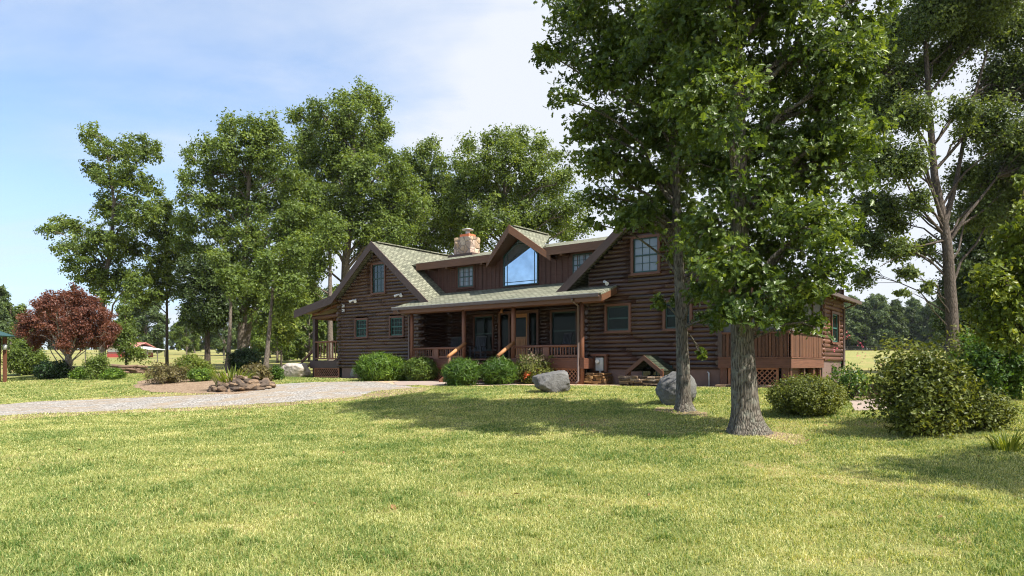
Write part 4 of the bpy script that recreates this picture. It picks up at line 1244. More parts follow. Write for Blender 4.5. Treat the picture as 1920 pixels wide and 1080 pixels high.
# a tree beside the photographer, outside the frame, whose shade falls on the right foreground
b6 = Vector((11.6, 6.6, tz(11.6, 6.6)))
tree('hardwood_tree', 'leafy tree out of frame shading the right foreground lawn', 'tree', b6, [(3210, 975), (3205, 500), (3205, 0)], .16,
     [(3090, -120, 240), (3260, -200, 260), (3400, -100, 220), (3160, -420, 220), (3010, -300, 190)],
     M['oak'], M['barkN'], cr=.5, dens=.8, per=30, size=.16, seed=15, spread=.5, flareh=.4)

# ---- row of tall trees behind the house and the left lawn
bt = 'tall trees standing behind the house and left lawn'
tree('hardwood_tree', 'lone leaning tree with split top, leftmost of the tall trees', 'tree', stand(193, 57),
     [(193, 690), (190, 600), (193, 545), (207, 470), (214, 380), (200, 280)], .30,
     [(172, 252, 22), (200, 285, 24), (232, 285, 20), (262, 278, 26), (290, 290, 13), (175, 318, 18), (198, 335, 24), (245, 330, 28), (282, 352, 20), (205, 385, 30), (250, 400, 34), (285, 400, 18), (112, 420, 20), (88, 432, 12), (140, 428, 18),
      (122, 462, 18), (160, 462, 28), (200, 450, 34), (240, 460, 34), (132, 495, 16), (172, 510, 34), (222, 520, 34), (200, 552, 18), (255, 540, 26)],
     M['leafA'], M['bark'], cr=.6, dens=.45, per=34, size=.24, seed=21, group=bt, limb_r=.5)
tree('hardwood_tree', 'slim tree with thin straight dark trunk right of the split top tree', 'tree', stand(313, 60),
     [(313, 684), (313, 560), (312, 430)], .15, [(303, 385, 18), (320, 412, 22), (290, 432, 24), (326, 450, 24), (300, 482, 30), (338, 492, 16), (280, 522, 26), (322, 532, 26), (268, 558, 20), (342, 548, 12), (300, 555, 16)],
     M['leafA'], M['barkd'], cr=.6, dens=.55, per=34, size=.24, seed=22, group=bt)
tree('small_tree', 'feathery young tree in front of the red and white barn', 'tree', stand(237, 51), [(237, 692), (236, 640), (234, 560)], .10,
     [(234, 575, 14), (232, 605, 16), (237, 632, 18), (240, 655, 20), (264, 668, 12), (222, 640, 12)], M['leafA'], M['barkd'], cr=.5, dens=.7, per=28, size=.18, seed=23, flareh=.2)
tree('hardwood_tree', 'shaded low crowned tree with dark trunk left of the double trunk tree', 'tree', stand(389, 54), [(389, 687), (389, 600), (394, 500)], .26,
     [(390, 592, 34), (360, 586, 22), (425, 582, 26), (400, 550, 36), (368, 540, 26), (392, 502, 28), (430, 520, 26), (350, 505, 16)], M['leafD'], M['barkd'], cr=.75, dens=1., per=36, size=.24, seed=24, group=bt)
tree('hardwood_tree', 'broad crowned tree with thick double trunk left of the house', 'tree', stand(454, 56), [(454, 688), (455, 600), (459, 500), (463, 400), (470, 290)], .46,
     [(428, 237, 20), (470, 240, 26), (508, 240, 24), (388, 276, 20), (430, 280, 30), (480, 280, 34), (524, 282, 26), (358, 296, 15), (348, 332, 18), (398, 322, 30), (450, 330, 36), (500, 330, 36), (544, 322, 22), (345, 372, 15),
      (384, 372, 30), (430, 380, 36), (490, 390, 40), (540, 380, 28), (360, 420, 22), (410, 430, 34), (470, 450, 36), (530, 440, 36), (376, 468, 22), (430, 490, 34), (490, 510, 40), (550, 500, 30), (470, 555, 34), (520, 560, 30), (430, 540, 24), (560, 460, 34), (560, 400, 30), (345, 420, 20), (350, 460, 22), (400, 520, 26), (555, 560, 28), (505, 600, 24)],
     M['leafB'], M['bark'], cr=.75, dens=.7, per=36, size=.24, seed=25, group=bt, limb_r=.55,
     limbs=[([(457, 680, .5), (470, 600, .6), (482, 540, .8), (495, 460, 1.)], .25)])
tree('hardwood_tree', 'leaning slim grey tree between the low dark one and double trunk', 'tree', stand(425, 50), [(425, 695), (430, 640), (433, 570), (424, 520)], .2,
     [(424, 515, 22), (408, 488, 20), (440, 540, 20)], M['leafB'], M['bark'], cr=.7, dens=.8, per=34, size=.22, seed=26, group=bt)
tree('hardwood_tree', 'slim tree with grey trunk leaning right just left of the pale boulder', 'tree', stand(497, 47), [(497, 700), (503, 640), (510, 565), (514, 500)], .2,
     [(512, 498, 30), (542, 540, 28), (482, 528, 22), (560, 470, 26), (530, 585, 18)], M['leafB'], M['bark'], cr=.7, dens=.9, per=34, size=.22, seed=27, group=bt)
tree('hardwood_tree', 'tallest tree with rounded top rising behind the left wing roof', 'tree', stand(646, 60), [(646, 688), (648, 580), (648, 490), (656, 420), (662, 300), (665, 220)], .52,
     [(640, 192, 20), (682, 182, 24), (712, 204, 20), (600, 216, 24), (560, 214, 16), (650, 226, 36), (714, 238, 24), (580, 256, 30), (630, 272, 40), (690, 272, 40), (722, 290, 16), (570, 302, 34), (620, 322, 40), (680, 330, 44), (735, 330, 26),
      (558, 352, 34), (600, 382, 40), (660, 390, 44), (720, 390, 40), (570, 422, 40), (620, 436, 32), (690, 432, 30), (740, 440, 36), (582, 482, 28), (562, 520, 26), (760, 360, 30), (770, 400, 34), (750, 310, 20), (690, 470, 30)],
     M['leafB'], M['bark'], cr=.85, dens=.85, per=38, size=.25, seed=28, group=bt, limb_r=.6)
tree('hardwood_tree', 'thin straight trunk seen through the left porch opening', 'tree', stand(620, 53), [(620, 695), (619, 600), (619, 500), (616, 440)], .26,
     [(610, 462, 26), (590, 500, 26), (575, 545, 22), (625, 430, 26)], M['leafB'], M['bark'], cr=.7, dens=.8, per=34, size=.22, seed=29, group=bt)
tree('hardwood_tree', 'light green tree behind the roof left of the chimney', 'tree', stand(735, 66), [(735, 686), (732, 500), (755, 425), (790, 330)], .36,
     [(800, 280, 20), (780, 312, 26), (820, 312, 22), (758, 350, 26), (800, 350, 32), (838, 350, 22), (740, 400, 32), (782, 400, 32), (830, 400, 32), (760, 446, 32), (810, 448, 32), (845, 440, 28), (712, 450, 26), (800, 480, 26), (850, 370, 26), (855, 410, 28), (760, 300, 18), (740, 350, 24)],
     M['leafB'], M['bark'], cr=.85, dens=.8, per=38, size=.25, seed=30, group=bt, limb_r=.6)
tree('hardwood_tree', 'wide tree behind the dormer gable right of the chimney', 'tree', stand(950, 63), [(950, 686), (950, 500), (948, 420), (944, 300)], .42,
     [(880, 272, 18), (928, 264, 22), (970, 262, 24), (1010, 274, 20), (860, 312, 20), (900, 312, 30), (950, 300, 36), (1000, 312, 32), (1040, 292, 16), (870, 352, 32), (920, 362, 40), (980, 362, 42), (1030, 348, 30), (1062, 332, 20), (858, 402, 32),
      (910, 420, 40), (970, 420, 42), (1030, 402, 36), (1074, 392, 26), (1090, 425, 16), (1060, 432, 26), (1000, 440, 30), (890, 450, 30)],
     M['leafA'], M['bark'], cr=.85, dens=.8, per=38, size=.25, seed=31, group=bt, limb_r=.6)
# red maple
tree('maple_tree', 'dark red dome shaped Japanese maple on the left lawn', 'tree', stand(127, 46), [(127, 693), (128, 676), (128, 664)], .26,
     [(60, 605, 22), (95, 590, 26), (130, 575, 28), (165, 585, 26), (195, 605, 20), (45, 620, 12), (75, 630, 20), (110, 615, 24), (150, 612, 24), (185, 628, 20), (212, 618, 12), (100, 565, 16), (140, 553, 15), (170, 566, 14), (80, 575, 16), (65, 650 - 12, 14), (205, 635, 12), (120, 640, 14), (150, 638, 14)],
     M['leafR'], M['barkl'], cr=.42, dens=.66, per=44, size=.14, tpl='leaf', seed=33, spread=.8, limb_r=.4, flareh=.3, top_r=.7, droop=.3,
     limbs=[([(128, 672, 0), (105, 640, -.3), (85, 605, -.5)], .1), ([(128, 672, 0), (150, 640, .3), (178, 610, .5)], .1), ([(128, 668, 0), (126, 630, .5), (125, 585, .6)], .1), ([(129, 670, 0), (140, 640, -.6), (150, 600, -.9)], .09), ([(127, 670, 0), (112, 635, -.8), (105, 590, -1.2)], .09)])

# ---- middle distance trees: one prototype of each kind, copied
def spot_trees(spots, protos_, label_by, group):
    for i, (px, Y, s, k) in enumerate(spots):
        o = copy_tree(protos_[k]); o.location = stand(px, Y); o.rotation_euler = (0, 0, random.uniform(0, 6.28)); o.scale = (s * random.uniform(.9, 1.15), s * random.uniform(.9, 1.15), s)
        tag(o, label_by, 'tree', group)

def proto_tree(name, label, px, Y, H, Wd, mat, bark, seed, group, low=.25, cone=False, tpl='leaf', size=.34, per=34):
    """a generic tree H m tall in world units standing at px, Y"""
    rng = random.Random(seed); base = stand(px, Y); sc_px = F / Y
    by = HZ - (base.z - CAMZ) * sc_px
    bl = []
    n = 15
    for i in range(n):
        t = low + (1 - low) * (i + .5) / n * .93
        w = Wd * (math.sin(math.pi * min(1, (t - low) / (1 - low) * .8 + .18)) if not cone else (1.05 - t)) * .5
        a = i * 2.4
        r = H * .085 * rng.uniform(.8, 1.25)
        bl.append((px + math.cos(a) * w * .75 * sc_px, by - t * H * sc_px, r * sc_px, math.sin(a) * w * .75))
    return tree(name, label, 'tree', base, [(px, by), (px, by - .4 * H * sc_px), (px + rng.uniform(-4, 4), by - .92 * H * sc_px)], H * .018, bl, mat, bark, cr=H * .055, dens=.85, per=per, size=size, seed=seed, group=group, tpl=tpl, limb_r=.5)
gl = 'trees at the edge of the left pasture'
lab_mid = 'leafy tree standing at the edge of the left pasture'
p1 = proto_tree('pasture_tree', 'leafy tree standing at the edge of the left pasture', 275, 118, 10.5, 8, M['leafF'], M['bark'], 41, gl, .12)
p2 = proto_tree('pasture_tree', 'leafy tree standing at the edge of the left pasture', 505, 100, 10, 8, M['leafB'], M['bark'], 42, gl, .12)
spot_trees([(20, 88, .75, 1), (-40, 80, 1., 0), (420, 118, .95, 0), (545, 86, .8, 1), (580, 80, .85, 1), (635, 84, .9, 1), (470, 125, .8, 0), (245, 140, .95, 0), (600, 110, 1.1, 0), (520, 76, .65, 1), (365, 150, .8, 0), (660, 74, .8, 1), (350, 128, .7, 1), (560, 130, 1.2, 1)],
           [p1, p2], lab_mid, gl)
gf = 'trees of the far wood beyond the fields'
lab_far = 'tree in the continuous far wood beyond the fields'
f1 = proto_tree('woodland_tree', lab_far, 1600, 205, 16, 10, M['leafF'], M['bark'], 51, gf, .06, size=.55, per=30)
f2 = proto_tree('woodland_tree', lab_far, 1640, 207, 17, 9, M['leafF'], M['bark'], 52, gf, .08, size=.55, per=30)
f3 = proto_tree('woodland_tree', lab_far, 1680, 204, 15, 10, M['leafD'], M['barkd'], 53, gf, .05, cone=True, size=.55, per=30)
sp = []
for i in range(34): sp.append((1540 + i * 14 + random.uniform(-6, 6), random.choice((203, 210, 218, 226)) + random.uniform(-3, 3), random.uniform(.78, 1.08), random.choice((0, 0, 1, 1, 2))))
for i in range(26): sp.append((-60 + i * 30 + random.uniform(-12, 12), 262 + random.uniform(-10, 14), random.uniform(.55, .85), random.choice((0, 1, 2, 2))))
for i in range(12): sp.append((1020 + i * 45 + random.uniform(-15, 15), 225 + random.uniform(-6, 10), random.uniform(.7, .95), random.choice((0, 1, 2))))
spot_trees(sp, [f1, f2, f3], lab_far, gf)

# ------------------------------------------------------------------ bushes
def bush(name, label, px, py, wpx, hpx, mat, Y=None, tpl='leaf', size=.05, cr=.14, dens=1., per=24, seed=1, group=None, lobes=None, up=.4, stems=14, upright=0., loose=.1, cat='bush', stem_m=None, depth=1.):
    base = ground(px, py) if Y is None else stand(px, Y)
    Y = base.y; k = Y / F
    rng = np.random.default_rng(seed); rr = random.Random(seed)
    w, h = wpx * k / 2, hpx * k
    base = Vector((base.x, base.y + w * .6 * depth, 0)); base.z = tz(base.x, base.y)
    root = empty(name, base); tag(root, label, cat, group)
    L = lobes or [(0, 0, 1., 1.)]
    P, O = [], []
    for (lx, ly, ls, lh) in L:
        A = w * ls; Hh = h * lh
        n = int(dens * 26 * (A * A + A * Hh) / (cr * cr) * .26) + 16
        d = unit(rng.normal(size=(n, 3))); rad = (1 - rng.random(n) ** 1.8 * .55) * (1 + loose * rng.normal(size=n))
        lump = np.array([1 + .13 * mnoise.noise(Vector(x) * 2.3 + Vector((seed, 0, 0))) for x in d])
        q = d * (rad * lump)[:, None] * np.array([A, A * depth, Hh * .52]); q[:, 2] += Hh * .50
        q[:, 2] = np.maximum(q[:, 2], .04 + .1 * rng.random(n) * Hh)
        P.append(q + np.array([lx * w, ly * w, 0])); O.append(d)
    P = np.concatenate(P); O = np.concatenate(O); n = len(P)
    C = np.repeat(P, per, 0); Oo = np.repeat(O, per, 0)
    C = C + rng.normal(size=C.shape) * cr * .5
    D = Oo * .7 + .7 * rng.normal(size=C.shape) + np.array([0, 0, upright])
    Nn = np.array([0, 0, 1.]) * up + Oo * .6 + .6 * rng.normal(size=C.shape)
    S = size * (1 + .3 * rng.normal(size=len(C))).clip(.4, 1.8)
    tint = np.clip(np.repeat(rng.normal(.45, .15, n), per) + rng.normal(0, .17, len(C)), 0, 1)
    if tpl == 'leaf' and w > .3:
        ns = 26; ids = rng.integers(0, n, ns); dd = unit(O[ids] * .7 + np.array([0, 0, .8]) + .3 * rng.normal(size=(ns, 3))); k_ = 9
        ln = rng.uniform(.08, .26, ns) * h
        tt = np.tile(np.linspace(.1, 1, k_), ns)
        C2 = np.repeat(P[ids], k_, 0) + np.repeat(dd * ln[:, None], k_, 0) * tt[:, None] + rng.normal(size=(ns * k_, 3)) * .012
        C = np.concatenate([C, C2]); D = np.concatenate([D, np.repeat(dd, k_, 0) + .7 * rng.normal(size=C2.shape)]); Nn = np.concatenate([Nn, rng.normal(size=C2.shape) + np.array([0, 0, .6])])
        S = np.concatenate([S, size * rng.uniform(.6, 1.1, len(C2))]); tint = np.concatenate([tint, rng.uniform(.45, .95, len(C2))])
    link('foliage', leaf_mesh('foliage', C, Nn, D, S, tpl, tint), mat, root)
    mb = MB()
    for i in range(stems):
        a = rr.uniform(0, 6.283); j = rr.randrange(n); q = Vector(P[j])
        s = Vector((math.cos(a) * w * .18, math.sin(a) * w * .18, -.03)); m_ = s.lerp(q, .5) + Vector((0, 0, .08 * h))
        mb.tube([s, m_, q], [max(.008, .018 * h), .010 * h + .003, .004], 5, False)
    mb.build('stem', stem_m or M['barkd'], root)
    return root
fb_ = 'round bushes along the front of the porch'
bush('evergreen_bush', 'bright green spiky double bush at the left end of the porch row', 712, 715, 92, 48, M['bushG'], tpl='needle', size=.28, cr=.16, per=20, dens=1.1, seed=61, group=fb_, upright=.9, loose=.06, lobes=[(-.16, 0, .84, 1.), (.55, .1, .5, .86)], depth=.8)
bush('evergreen_bush', 'olive green leafy bush second from left in the porch row', 787, 712, 56, 42, M['bushG2'], Y=33.2, size=.085, cr=.14, per=30, dens=1.6, seed=62, group=fb_, upright=.4)
bush('evergreen_bush', 'deep green bush in the porch row in front of the left handrail', 864, 724, 66, 47, M['bushM'], tpl='needle', size=.24, cr=.16, per=20, dens=1.1, seed=63, group=fb_, upright=.9, loose=.06)
bush('evergreen_bush', 'deep green bush in the porch row in front of the right handrail', 934, 722, 66, 45, M['bushM'], tpl='needle', size=.22, cr=.16, per=20, dens=1.1, seed=64, group=fb_, upright=.8, loose=.06)
bu = bush('evergreen_bush', 'half dead brownish bush with orange sprig at the right end of the porch row', 1002, 717, 74, 53, M['bushY'], Y=29.0, size=.075, cr=.17, per=22, dens=.9, seed=65, group=fb_, upright=.5, loose=.2, stems=34, stem_m=M['dead'])
rg = np.random.default_rng(5)
def sprig(parent, name, c, r, n, size, mat, tpl='leaf', seed=1):
    rg = np.random.default_rng(seed); C = np.array(c)[None] + rg.normal(size=(n, 3)) * r
    return link(name, leaf_mesh(name, C, rg.normal(size=(n, 3)), rg.normal(size=(n, 3)) + np.array([0, 0, .6]), np.full(n, size), tpl, rg.random(n)), mat, parent)
sprig(bu, 'dead_foliage', (-.1, -.35, .95), .22, 380, .16, M['dead'], 'needle', 3)
sprig(bu, 'orange_foliage', (-.35, -.75, .42), .07, 60, .09, M['orange'], 'leaf', 4)
# right side
bush('round_bush', 'neat round olive bush on the lawn right of the thick oak', 1530, 783, 130, 70, M['bushY'], size=.055, cr=.13, per=30, dens=1.3, seed=66, upright=.2, loose=.05)
bush('rhododendron_bush', 'large loose dark bush at right with olive leaf tips', 1752, 822, 185, 172, M['bushY'], size=.075, cr=.20, per=24, dens=.75, seed=67, upright=.4, loose=.16, stems=40, depth=.8, lobes=[(0, 0, .95, .93), (-.25, 0, .6, 1.0), (.3, 0, .6, .96)])
bush('round_bush', 'small olive bush tucked behind the large loose bush at right', 1862, 812, 100, 74, M['bushY'], size=.055, cr=.14, per=26, dens=1.1, seed=68, loose=.1)
bush('dark_shrub', 'dark green shrub at the right edge under the yellow green tree', 1905, 775, 130, 140, M['bushM'], Y=17, size=.10, cr=.22, per=24, dens=.8, seed=69, loose=.15)
bush('dark_shrub', 'reddish olive shrub between the large loose bush and right edge', 1840, 760, 90, 125, M['bushY'], Y=19, size=.09, cr=.22, per=22, dens=.7, seed=70, loose=.18)
cm = bush('crape_myrtle', 'loose shrub with pink flowers at the right corner of the house', 1602, 752, 66, 66, M['bushM'], size=.085, cr=.2, per=14, dens=.5, seed=71, upright=.8, loose=.28, stems=26)
for i, c in enumerate(((-.2, -.3, 1.7), (.25, -.2, 1.5), (.75, -.1, .95), (.6, -.4, .55), (-.5, -.2, 1.35), (.1, -.4, 1.15))): sprig(cm, 'blossom', c, .06, 12, .05, M['petal'], 'leaf', 30 + i)
def strap_plant(name, label, px, py, wpx, hpx, mat, n, seed, Y=None, cat='plant', width=.05):
    base = ground(px, py) if Y is None else stand(px, Y); k = base.y / F; w, h = wpx * k / 2, hpx * k
    rng = random.Random(seed); mb = MB()
    for i in range(n):
        a = rng.uniform(0, 6.283); r = rng.random() ** .5 * w * .6; l = h * rng.uniform(.7, 1.3); sp_ = rng.uniform(.2, .8)
        p = Vector((math.cos(a) * r, math.sin(a) * r, -.02)); d = Vector((math.cos(a), math.sin(a), 0)); s = Vector((-d.y, d.x, 0)); t = rng.random()
        pts = []
        for j in range(5):
            u = j / 4; pts.append((p + d * (sp_ * l * u ** 1.6) + Vector((0, 0, l * (u - .45 * u ** 3 * sp_))), width * (1 - u ** 2) * rng.uniform(.8, 1.1) * .5 + .002))
        for j in range(4):
            (q0, w0), (q1, w1) = pts[j], pts[j + 1]; mb.poly([q0 - s * w0, q0 + s * w0, q1 + s * w1, q1 - s * w1], None, t, True)
    o = mb.build(name, mat); o.location = base; tag(o, label, cat); return o
strap_plant('daylily_plant', 'clump of strap leaved daylilies at the right edge of the lawn', 1888, 846, 84, 42, M['leafY'], 90, 72, width=.026)
# island bed, left
strap_plant('daylily_plant', 'yellowish strap leaved daylilies behind the stone heap', 436, 712, 100, 44, M['leafY'], 230, 73, Y=30.9, width=.06)
bush('island_shrub', 'scraggly grey green shrub at the left end of the island bed', 302, 721, 76, 34, M['bushB'], size=.09, cr=.2, per=16, dens=.8, seed=74, loose=.22, stems=26, stem_m=M['dead'])
bush('island_shrub', 'rounded bright lime green shrub at the middle of the island bed', 352, 712, 72, 42, M['leafY'], size=.10, cr=.18, per=24, dens=1., seed=75, lobes=[(-.2, 0, .7, 1.), (.45, 0, .55, .75)])
bush('island_shrub', 'low green shrub right of the scraggly one in the island bed', 372, 716, 40, 22, M['bushG'], size=.09, cr=.16, per=22, dens=1., seed=76)
bush('dwarf_maple', 'rusty red weeping dwarf maple behind the daylilies', 472, 698, 54, 30, M['bushB'], Y=35, size=.10, cr=.18, per=28, dens=1.1, seed=77)
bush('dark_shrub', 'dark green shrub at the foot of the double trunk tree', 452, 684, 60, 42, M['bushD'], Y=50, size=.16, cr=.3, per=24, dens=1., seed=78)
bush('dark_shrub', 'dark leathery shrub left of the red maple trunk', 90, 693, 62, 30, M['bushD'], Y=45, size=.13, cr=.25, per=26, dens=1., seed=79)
bush('garden_shrub', 'green shrub with loose top right of the red maple trunk', 176, 697, 40, 44, M['leafA'], Y=43, size=.12, cr=.22, per=22, dens=.7, seed=80, loose=.2)
bush('garden_shrub', 'bright green low plant at the right end of the maple bed', 206, 700, 34, 18, M['bushG'], Y=42, size=.11, cr=.2, per=24, dens=1., seed=81)
bush('garden_shrub', 'low pale green plant just right of the maple trunk', 146, 696, 30, 18, M['bushG'], Y=44, size=.11, cr=.2, per=22, dens=.9, seed=82)
bush('hedge_shrub', 'tall green shrub beside the cabin corner at left edge', 34, 692, 60, 62, M['leafA'], Y=50, size=.15, cr=.28, per=26, dens=1., seed=83)
bush('hedge_shrub', 'pale green shrub between the tall one and the dark leathery one', 58, 691, 34, 38, M['leafF'], Y=56, size=.15, cr=.25, per=24, dens=.9, seed=84)
bush('garden_shrub', 'small dark green shrub left of the pale tan boulder', 516, 707, 22, 24, M['bushM'], Y=37, size=.10, cr=.18, per=24, dens=1., seed=85)
tree('small_tree', 'light young tree growing left of the porch stairs', 'tree', stand(527, 52), [(527, 692), (528, 640), (530, 600)], .09,
     [(525, 600, 16), (540, 615, 16), (515, 618, 14), (530, 635, 14), (545, 596, 12)], M['leafY'], M['barkd'], cr=.5, dens=.7, per=26, size=.18, seed=86, flareh=.2)

# ------------------------------------------------------------------ left edge cabin, barn, fence
cbn = empty('log_cabin', stand(-26, 44)); tag(cbn, 'corner of a brown log outbuilding with green metal roof at left edge', 'outbuilding')
bz = cbn.location
mb = MB(); mb.box(-3.2, .62, 0, .45, 0, 3.0)
for k in range(15): mb.tube([(-3.4, -.04, .1 + k * .19), (.85, -.04, .1 + k * .19)], .1, 8)
mb.build('wall', M['log'], cbn)
mb = MB(); mb.slab([(-3.5, -1.0, 4.75), (1.55, -1.0, 3.05), (1.55, .5, 3.05), (-3.5, .5, 4.75)], .07); mb.build('roof', M['greenroof'], cbn)
mb = MB(); mb.beam((-3.5, -1.03, 4.50), (1.55, -1.03, 2.80), .05, .34); mb.build('rake_fascia', M['fascia'], cbn)
mb = MB(); mb.box(.92, 1.08, .2, .36, -.1, 3.05); mb.build('porch_post', M['trim'], cbn)
mb = MB(); mb.tube([(1.12, .12, 2.15), (1.12, .12, 2.45), (1.12, .14, 2.55)], [.10, .13, .04], 10); mb.build('lantern', M['grey'], cbn)

brn = empty('barn', stand(232, 104), R(-8)); brn.scale = (.95, .95, .85); tag(brn, 'distant white barn with red roof and red lower wall', 'barn')
mb = MB(); mb.box(-2.9, 2.2, 0, 4, .95, 2.0); mb.build('wall', M['barnwhite'], brn)
mb = MB(); mb.box(-2.93, 2.23, -.03, 4.03, -.2, .95); mb.build('lower_wall', M['barnred'], brn)
mb = MB()
mb.slab([(-3.1, -.4, 1.9), (2.5, -.4, 1.9), (2.5, 2, 2.75), (-3.1, 2, 2.75)], .06); mb.slab([(-3.1, 4.4, 1.9), (2.5, 4.4, 1.9), (2.5, 2, 2.75), (-3.1, 2, 2.75)], .06); mb.build('roof', M['barnroof'], brn)
mb = MB(); mb.slab([(2.0, -.6, 1.9), (4.7, -.6, 1.45), (4.7, 4.0, 1.45), (2.0, 4.0, 1.9)], .06); mb.build('lean_to_roof', M['barnwhite'], brn)
for y in (-.4, 3.8): mb = MB(); mb.box(4.4, 4.5, y - .05, y + .05, -.3, 1.45); mb.build('post', M['wire'], brn)
mb = MB(); mb.box(.4, 1.5, -.05, -.03, -.1, 1.6); mb.build('door', M['dark'], brn)

def fence(label, pts, Y0, n_rails=3, post_m='wire', h=1.25, step=3.2):
    P = [stand(px, Y) for px, Y in pts]
    root = empty('fence', P[0]); tag(root, label, 'fence'); off = tuple(P[0])
    rb = MB(); posts = []
    for a, b_ in zip(P[:-1], P[1:]):
        k = max(1, int((b_ - a).length / step))
        for i in range(k):
            q = a.lerp(b_, i / k); q.z = tz(q.x, q.y); r = a.lerp(b_, (i + 1) / k); r.z = tz(r.x, r.y)
            posts.append(q)
            for j in range(n_rails): rb.beam(q + Vector((0, 0, h * (j + .8) / (n_rails + .1))), r + Vector((0, 0, h * (j + .8) / (n_rails + .1))), .02, .035)
    rb.build('rail', M[post_m], root, off)
    for q in posts[:60]:
        mb = MB(); mb.box(q.x - .04, q.x + .04, q.y - .04, q.y + .04, q.z - .2, q.z + h + .1); mb.build('post', M[post_m], root, off)
fence('dark rail fence crossing the left pasture behind the garden', [(-80, 70), (160, 74), (420, 80), (640, 88)], 0, 2, step=5.)
fence('dark rail fence along the far edge of the right field', [(1560, 196), (1700, 198), (1880, 200)], 0, 3, step=4.5)

# ------------------------------------------------------------------ grass
def in_house(X, Y):
    x = (X - OX) * EX[0] + (Y - OY) * EX[1]; y = (X - OX) * EY[0] + (Y - OY) * EY[1]
    return (x > -19.6) & (x < 8.5) & (y > -.1) & (y < 9.3)
def grass():
    rng = np.random.default_rng(99)
    XS, YS, WS, HS = [], [], [], []
    for (y0, y1, dens, w, h) in ((3.6, 7, 4600, .0066, .056), (7, 10, 3300, .0078, .056), (10, 14, 2100, .010, .055), (14, 20, 1150, .013, .055), (20, 30, 520, .020, .06), (30, 48, 170, .035, .065)):
        area = .86 * (y1 ** 2 - y0 ** 2) + 5 * (y1 - y0)
        n = int(area * dens)
        Y = np.sqrt(rng.random(n) * (y1 ** 2 - y0 ** 2) + y0 ** 2); X = (rng.random(n) * 2 - 1) * (.86 * Y + 2.5)
        XS.append(X); YS.append(Y); WS.append(np.full(n, w)); HS.append(np.full(n, h))
    X, Y, W, H = map(np.concatenate, (XS, YS, WS, HS))
    keep = ~in_house(X, Y)
    for P in SHEETS: keep &= ~inside(P, X, Y)
    thin = np.zeros(len(X), bool)
    for P in THIN: thin |= inside(P, X, Y)
    keep &= ~(thin & (rng.random(len(X)) < .42))
    for b_, r in ((b1, .85), (b2, .65)):
        d = np.hypot((X - b_.x - .3) * .85, Y - b_.y + .1); keep &= (d > r) | (rng.random(len(X)) > 1.15 - d / r)
    X, Y, W, H, thin = X[keep], Y[keep], W[keep], H[keep], thin[keep]; n = len(X)
    # patchiness: sum of sines pseudo noise
    def pn(s, o):
        return (np.sin(X * s + 1.7 * np.sin(Y * s * .7 + o) + o) + np.sin(Y * s * 1.3 + 1.9 * np.sin(X * s * .6 + o * 2) + 2 * o) + np.sin((X + Y) * s * .8 + 2.1 * np.sin((X - Y) * s * .5 + o))) / 3
    p = .5 + .30 * pn(.55, .4) + .26 * pn(1.7, 2.1) + .24 * pn(4.5, 5.)
    tint = np.clip(.44 + .34 * (p - .5) + rng.normal(0, .30, n) + .3 * thin, 0, 1)
    tuft = (pn(6.1, 1.9) * pn(9.7, .3) + .25 * pn(2.3, 5.5)) > .30; H = H * np.where(tuft, 1.7, 1.); tint = np.clip(tint - .14 * tuft, 0, 1)
    dry = np.clip((pn(1.1, 4.2) + .5 * pn(4.1, 6.) + .3 * pn(8.9, 2.) - .62) * 2.5, 0, 1); tint = np.clip(tint + .18 * dry, 0, 1); H = H * (1 - .35 * dry)
    bare = (pn(.9, 7.7) + .6 * pn(3.1, 3.3) + .4 * pn(7.3, 1.3)) > .80
    k2 = ~(bare & (rng.random(n) < .60)) & ~((dry > .45) & (rng.random(n) < .35)); X, Y, W, H, tint, p = X[k2], Y[k2], W[k2], H[k2], tint[k2], p[k2]; n = len(X)
    Z = terrain(X, Y)
    a = rng.random(n) * 6.283; lean = rng.uniform(.15, 1.3, n) ; h = H * rng.uniform(.55, 1.35, n) * (1.1 - .4 * p)
    dx, dy = np.cos(a), np.sin(a); b = rng.random(n) * 6.283; sx, sy = np.cos(b), np.sin(b)
    base = np.stack([X, Y, Z - .004], 1)
    side = np.stack([sx, sy, np.zeros(n)], 1) * (W * rng.uniform(.7, 1.4, n) * .5)[:, None]
    mid = base + np.stack([dx * lean * h * .35, dy * lean * h * .35, h * .62], 1)
    tip = base + np.stack([dx * lean * h, dy * lean * h, h * (1.05 - .35 * lean)], 1)
    V = np.stack([base - side, base + side, mid + side * .75, mid - side * .75, tip], 1).reshape(-1, 3)
    i = np.arange(n)[:, None] * 5
    Fc = np.concatenate([i + np.array([[0, 1, 2]]), i + np.array([[0, 2, 3]]), i + np.array([[3, 2, 4]])], 0)
    o = link('grass', raw_mesh('grass', V, Fc, np.repeat(tint, 5), False), M['grass']); tag(o, kind='stuff')
grass()
# fallen leaves
rg = np.random.default_rng(4); n = 46
Yl = rg.uniform(5, 20, n); Xl = (rg.random(n) * 2 - 1) * .75 * Yl
Cl = np.stack([Xl, Yl, terrain(Xl, Yl) + .035], 1)
o = link('fallen_leaves', leaf_mesh('fallen_leaves', Cl, np.array([0, 0, 1.]) + .5 * rg.normal(size=(n, 3)), rg.normal(size=(n, 3)), rg.uniform(.05, .10, n), 'oak', rg.random(n)), M['litter']); tag(o, kind='stuff')

